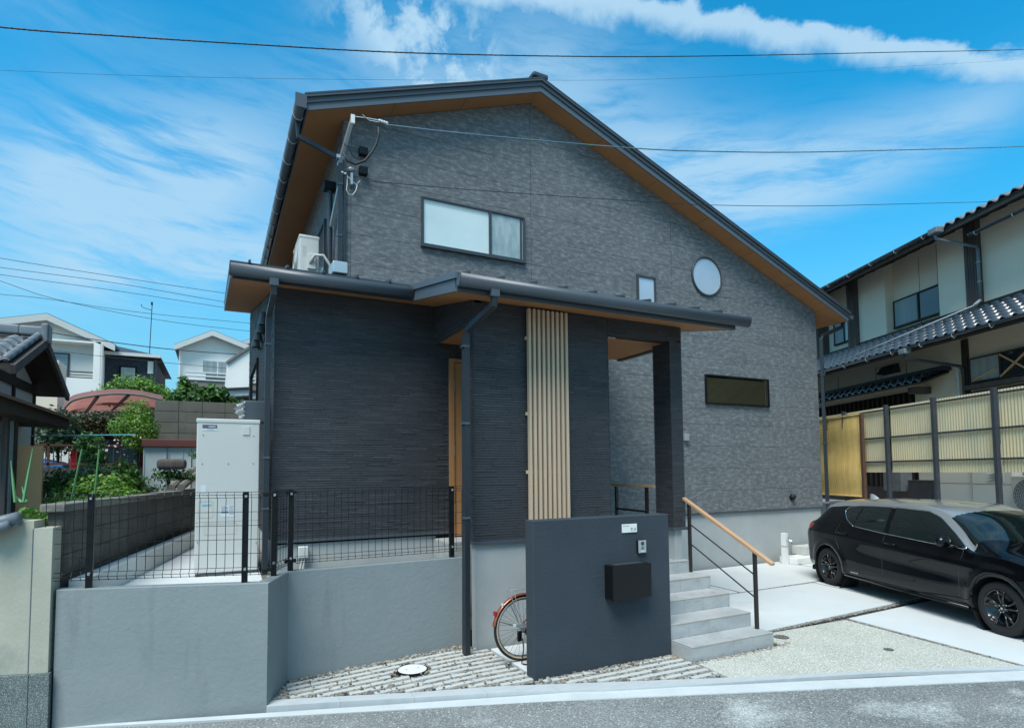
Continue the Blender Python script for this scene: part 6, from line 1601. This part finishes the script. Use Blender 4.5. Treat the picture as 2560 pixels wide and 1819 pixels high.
hA, _ = gable_house('white_house', 'white gabled house with recessed balcony, at left behind the carport', -9.6, -4.40, 30, 38, 7.66, 8.50, 1, 'wstucco', 'fpost', ridge=-6.25)
MB().box(-6.6, -4.62, 29.98, 30.0, 6.15, 7.52).build('balcony_recess', M['offwhite'], hA)
MB().box(-6.75, -4.62, 29.90, 29.98, 7.50, 7.56).build('recess_lintel', M['wstucco'], hA)
wq = MB(); wq = wq.box(-6.65, -5.52, 29.94, 29.975, 6.1, 7.12).build('window', M['fpost'], hA)
MB().box(-6.60, -6.07, 29.92, 29.94, 6.15, 7.05).build('pane', M['glass_blue'], wq); MB().box(-6.03, -5.58, 29.92, 29.94, 6.15, 7.05).build('pane', M['glass_blue'], wq)
m = MB(); 
rl = MB().box(-6.7, -4.62, 29.55, 29.60, 6.28, 6.33).box(-6.7, -4.62, 29.55, 29.60, 6.16, 6.19).box(-6.7, -4.62, 29.55, 29.60, 6.05, 6.09).build('balcony_rail', M['fpost'], hA)
MB().box(-6.8, -4.40, 29.5, 30.0, 4.0, 6.04).build('balcony_front', M['wstucco'], hA)
MB().box(-6.8, -4.40, 29.5, 30.0, 7.53, 7.60).build('eave_band', M['wstucco'], hA)
MB().box(-4.64, -4.40, 29.5, 30.0, 6.04, 7.53).build('corner_pier', M['wstucco'], hA)
MB().tube([(-4.33, 29.45, 7.5), (-4.33, 29.45, 3)], .05, 6).build('downpipe', M['offwhite'], hA)
hA2 = thing('dark_house_wing', 'blue black clad wing with hipped grey roof beside the white house', 'house', (-3.5, 31, 1))
MB().box(-4.38, -2.55, 30.6, 37, 1, 7.28).build('wall', M['dkbrick'], hA2)
MB().add([(-4.4, 30.2, 7.40), (-2.3, 30.2, 7.32), (-2.3, 38, 7.4), (-4.4, 38, 7.4), (-4.4, 33, 8.15), (-4.9, 34, 8.3)], [(0, 1, 4), (1, 2, 4), (2, 3, 4), (0, 4, 3), (0, 1, 2, 3)]).build('roof', M['fpost'], hA2)
MB().box(-4.38, -2.28, 30.15, 30.25, 7.22, 7.36).build('eave_gutter', M['offwhite'], hA2)
wq = MB().box(-3.86, -3.20, 30.55, 30.6, 5.75, 6.82).build('window', M['seam'], hA2); MB().box(-3.79, -3.27, 30.53, 30.55, 5.83, 6.76).build('pane', M['curtain'], wq)
MB().box(-2.80, -2.58, 30.56, 30.6, 6.55, 7.12).build('wall_box', M['wstucco'], hA2)
MB().tube([(-2.50, 30.5, 7.2), (-2.50, 30.5, 3.5)], .04, 6).build('downpipe', M['fpost'], hA2)
hB, _ = gable_house('cream_house', 'cream gabled house with taupe lower cladding and white balcony rail', -1.75, 1.9, 34, 41, 8.52, 9.30, 1, 'wstucco', 'fpost', ov=.22, ridge=-.27)
MB().box(-1.77, 1.9, 33.93, 34.0, 1, 7.02).build('lower_cladding', M['taupe'], hB)
MB().box(-1.45, 1.9, 33.86, 33.93, 7.04, 7.10).box(-1.45, 1.9, 33.86, 33.93, 6.85, 6.90).box(-1.45, 1.9, 33.86, 33.93, 7.22, 7.28).build('balcony_rail', M['white'], hB)
MB().box(-1.45, -.55, 33.88, 33.93, 6.88, 7.26).build('balcony_screen', M['wstucco'], hB)
wq = MB().box(-.72, .75, 33.93, 34.0, 7.1, 7.93).build('window', M['white'], hB); MB().box(-.68, -.05, 33.91, 33.93, 7.1, 7.88).build('pane', M['curtain'], wq); MB().box(.02, .70, 33.91, 33.93, 7.1, 7.88).build('pane', M['curtain'], wq)
MB().tube([(-1.80, 33.9, 8.45), (-1.72, 33.9, 8.3), (-1.72, 33.9, 3)], .05, 6).build('downpipe', M['white'], hB)
for y in (36.2, 38.5): 
    wq = MB().box(-1.80, -1.75, y, y+.9, 6.5, 7.3).build('window', M['white'], hB); MB().box(-1.81, -1.80, y+.06, y+.84, 6.56, 7.24).build('pane', M['darkpane'], wq)
gable_house('small_gable_house', 'second cream gable peeping behind the cream house', .2, 3.4, 42, 47, 10.0, 10.7, 1, 'wstucco', 'fpost', ov=.3)
hC = thing('pale_house', 'plain pale wall of a house with low white annexe roof', 'house', (1.2, 24, 1))
MB().prism([(24, 1), (30, 1), (30, 6.3), (24, 6.95)], .32, 5, lambda p, q, w_: (w_, p, q)).build('wall', M['wstucco'], hC) if False else MB().hexa([(.30, 24, 1), (5, 23, 1), (5, 30, 1), (.30, 30, 1), (.30, 24, 6.10), (5, 23, 9.9), (5, 30, 9.9), (.30, 30, 6.10)]).build('wall', M['wstucco'], hC)
beam((.28, 23.96, 6.13), (5.0, 22.96, 9.93), .08, .08, 'parapet_trim', M['coping'], hC)
MB().hexa([(-.25, 22.2, 4.60), (2.5, 22.2, 4.95), (2.5, 24.2, 4.95), (-.25, 24.2, 4.60), (-.25, 22.2, 4.82), (2.5, 22.2, 5.12), (2.5, 24.2, 5.12), (-.25, 24.2, 4.82)]).build('annexe_roof', M['wstucco'], hC)
MB().hexa([(-.3, 22.1, 4.83), (2.5, 22.1, 5.13), (2.5, 24.2, 5.13), (-.3, 24.2, 4.83), (-.3, 22.1, 4.89), (2.5, 22.1, 5.19), (2.5, 24.2, 5.19), (-.3, 24.2, 4.89)]).build('annexe_flashing', M['fpost'], hC)
MB().box(-.05, 3, 22.6, 24, 1, 4.6).build('annexe_wall', M['offwhite'], hC); MB().box(.1, 3, 22.55, 22.6, 4.0, 4.35).build('annexe_band', M['redbrown'], hC)
hD = thing('beige_house', 'beige house between old tiled house and carport', 'house', (-4.6, 20, 1))
MB().box(-6.8, -4.05, 20.6, 21.6, 1, 5.3).build('wall', M['cstucco'], hD)
MB().hexa([(-6.5, 19.0, 4.62), (-3.95, 19.0, 3.72), (-3.95, 21, 3.72), (-6.5, 21, 4.62), (-6.5, 19, 4.68), (-3.95, 19, 3.78), (-3.95, 21, 3.78), (-6.5, 21, 4.68)]).build('lean_to_roof', M['oldwood'], hD)
# grey mast with aerial
ms = thing('utility_mast', 'thin mast with small aerial rising behind the dark wing', 'mast', (-2.75, 31, 7.3))
MB().tube([(-2.78, 30.9, 7.3), (-2.72, 30.9, 9.85)], .018, 5).build('pole', M['cable'], ms)
MB().tube([(-2.73, 30.9, 9.5), (-3.1, 30.9, 9.6), (-3.15, 30.9, 9.75)], .014, 5).build('aerial', M['cable'], ms)
MB().box(-2.77, -2.69, 30.86, 30.94, 9.75, 9.88).build('insulator', M['cable'], ms)

# ------------------------------------------------------------------ overhead cables
def cable(pxs, y, r_, label, mt='cable', ends=(None, None), twist=False, extend=True, start=True):
    P = [at(px, py, y=yy) for (px, py), yy in zip(pxs, y if isinstance(y, (list, tuple)) else [y]*len(pxs))]
    if ends[0] is not None: P[0] = Vector(ends[0])
    if extend:
        if start: P = [P[0]+(P[0]-P[1])*1.2+Vector((0, 0, .1))]+P
        P = P+[P[-1]+(P[-1]-P[-2])*1.0+Vector((0, 0, .1))]
    pts = []
    for i in range(len(P)-1):
        a, b, c, d = P[max(i-1, 0)], P[i], P[i+1], P[min(i+2, len(P)-1)]
        for k in range(16):
            t = k/16; pts.append(.5*((2*b)+(c-a)*t+(2*a-5*b+4*c-d)*t*t+(3*b-a-3*c+d)*t**3))
    pts.append(P[-1]); m = MB()
    if twist:
        n = len(pts)*3
        fine = [pts[int(i/3)].lerp(pts[min(int(i/3)+1, len(pts)-1)], (i % 3)/3) for i in range(n-2)]
        m.tube(fine, r_, 5); m.tube([p+Vector((0, math.cos(i*1.5)*r_*.75, math.sin(i*1.5)*r_*.75)) for i, p in enumerate(fine)], r_*.6, 4)
    else: m.tube(pts, r_, 5)
    return tag(m.build('overhead_cable', M[mt], smooth=True), label, 'cable')
cable([(0, 68), (320, 92), (640, 112), (960, 130), (1280, 139), (1600, 142), (1920, 138), (2240, 131), (2560, 124)], 7.0, .0075, 'thick twisted cable crossing the whole sky near the top', twist=True)
cable([(0, 176), (640, 196), (1280, 201), (1700, 196), (2200, 170), (2560, 148)], 8.2, .0018, 'faint thin cable just below the thick twisted one')
cable([(965, 312), (1200, 338), (1590, 371), (1800, 379), (2000, 380.5), (2250, 375), (2560, 366)], [8.45, 8.2, 7.9, 7.7, 7.5, 7.3, 7.0], .010, 'service cable from the gable bracket out past the right slope', 'twist', twist=True, start=False)
cable([(912, 452), (1200, 476), (1590, 503), (1760, 512), (2000, 515), (2250, 510), (2600, 500)], [8.88, 8.6, 8.3, 8.1, 7.9, 7.7, 7.4], .006, 'thinner drop cable from the lower hood across the gable', start=False)
# service bracket on the corner
sb = thing('service_bracket', 'galvanised cable bracket on the upper left corner of the gable', 'bracket', (1.62, 8.9, 6.8))
beam((1.60, 8.97, 6.70), (1.715, 8.55, 7.235), .05, .05, 'arm', M['steel'], sb)
beam((1.62, 9.0, 6.42), (1.60, 9.6, 6.0), .05, .07, 'arm', M['steel'], sb)
MB().box(1.690, 1.745, 8.52, 8.56, 7.16, 7.29).build('end_plate', M['white'], sb)
MB().box(1.55, 1.67, 8.88, 8.98, 6.78, 6.83).build('clamp', M['steel'], sb)
MB().tube([(1.72, 8.54, 7.27), (1.95, 8.50, 7.28), (2.10, 8.47, 7.27)], .008, 5).tube([(1.85, 8.5, 7.31), (1.95, 8.5, 7.25), (2.10, 8.47, 7.24)], .006, 5).build('tension_wire', M['steel'], sb)
for k in range(4):
    x = 2.10+.035*k; MB().lathe([(.001, -.022), (.016, -.02), (.022, 0), (.016, .02), (.001, .022)], 10, lambda a, b, c: (x+c, 8.46+a, 7.262-.003*k+b)).build('insulator', M['white'], sb, smooth=True)
lp = tag(MB().tube([at(*q, y=8.6) for q in ((946, 318), (947, 338), (940, 362), (930, 380), (912, 402), (888, 411), (868, 402), (858, 382))], .018, 8).build('cable_loop', M['cable'], smooth=True), 'thick black drip loop hanging from the service insulators', 'cable')
tag(MB().tube([at(*q, y=8.75) for q in ((860, 358), (872, 372), (884, 392), (898, 399), (905, 396))], .008, 6).build('cable_loop', M['cable'], smooth=True), 'thin black lead curving to the upper cable hood', 'cable')
dv = thing('drop_device', 'small wall junction with pale cable loop under the lower hood', 'junction', (1.75, 8.9, 6.5))
MB().lathe([(.001, .03), (.05, .02), (.055, 0), (.05, -.02), (.001, -.03)], 14, lambda a, b, c: (1.775+a, 8.93+b, 6.66+c)).build('dome', M['steel'], dv, smooth=True)
MB().box(1.765, 1.80, 8.90, 8.98, 6.42, 6.60).build('clamp', M['steel'], dv)
MB().tube([at(*q, y=8.92) for q in ((900, 452), (890, 462), (868, 440), (868, 460), (866, 475), (872, 486), (882, 487), (890, 476), (893, 462))], .007, 6).build('loop', M['white'], dv, smooth=True)
for x in (1.645, 1.69): MB().lathe([(.001, -.02), (.015, -.015), (.018, 0), (.015, .015), (.001, .02)], 8, lambda a, b, c: (x+c, 8.93+a, 6.585-(x-1.645)*.2+b)).build('insulator', M['white'], dv, smooth=True)
# far cables at left
far = [([(0, 645), (280, 690), (565, 733)], 26, 'far cable, topmost of the bundle left of the house'), ([(0, 668), (280, 706), (565, 755)], 26.5, 'far cable, second in the bundle left of the house'),
       ([(0, 686), (300, 728), (630, 779)], 27, 'far cable, third in the bundle left of the house'), ([(0, 702), (150, 750), (400, 800), (630, 828)], 27.5, 'far cable sagging steeply from the left edge'),
       ([(0, 815), (100, 827), (260, 852), (420, 872), (590, 885)], 27, 'doubled far cable passing over the white house roof'), ([(118, 873), (300, 895), (590, 922)], 27.4, 'far cable in front of the balcony windows'),
       ([(0, 735), (110, 746), (345, 780), (630, 808)], 29, 'faint far cable meeting the thin mast')]
for q, y, lb in far: cable(q, y, .010 if 'doubled' not in lb else .018, lb)

# fallen leaves and grit along the kerb
pts = [(x, yof(KF, x)-abs(rng.normal())*.10-.01, gz(x)-.030) for x in rng.uniform(-1.0, 8.0, 700)]
stones('road_grit', pts, .004, M['stone'], 'fine grit gathered on the asphalt along the kerb', cat='grit')
for x, dy, lb in ((5.05, .07, 'dry brown leaf on the asphalt close to the kerb'), (-.05, .06, 'small orange leaf on the road near the left corner')):
    y = yof(KF, x)-dy; z = gz(x)-.026
    tag(MB().add([(x-.035, y, z), (x, y-.012, z+.006), (x+.04, y+.004, z), (x, y+.014, z+.004)], [(0, 1, 2, 3)]).build('fallen_leaf', M['leaflitter']), lb, 'leaf')
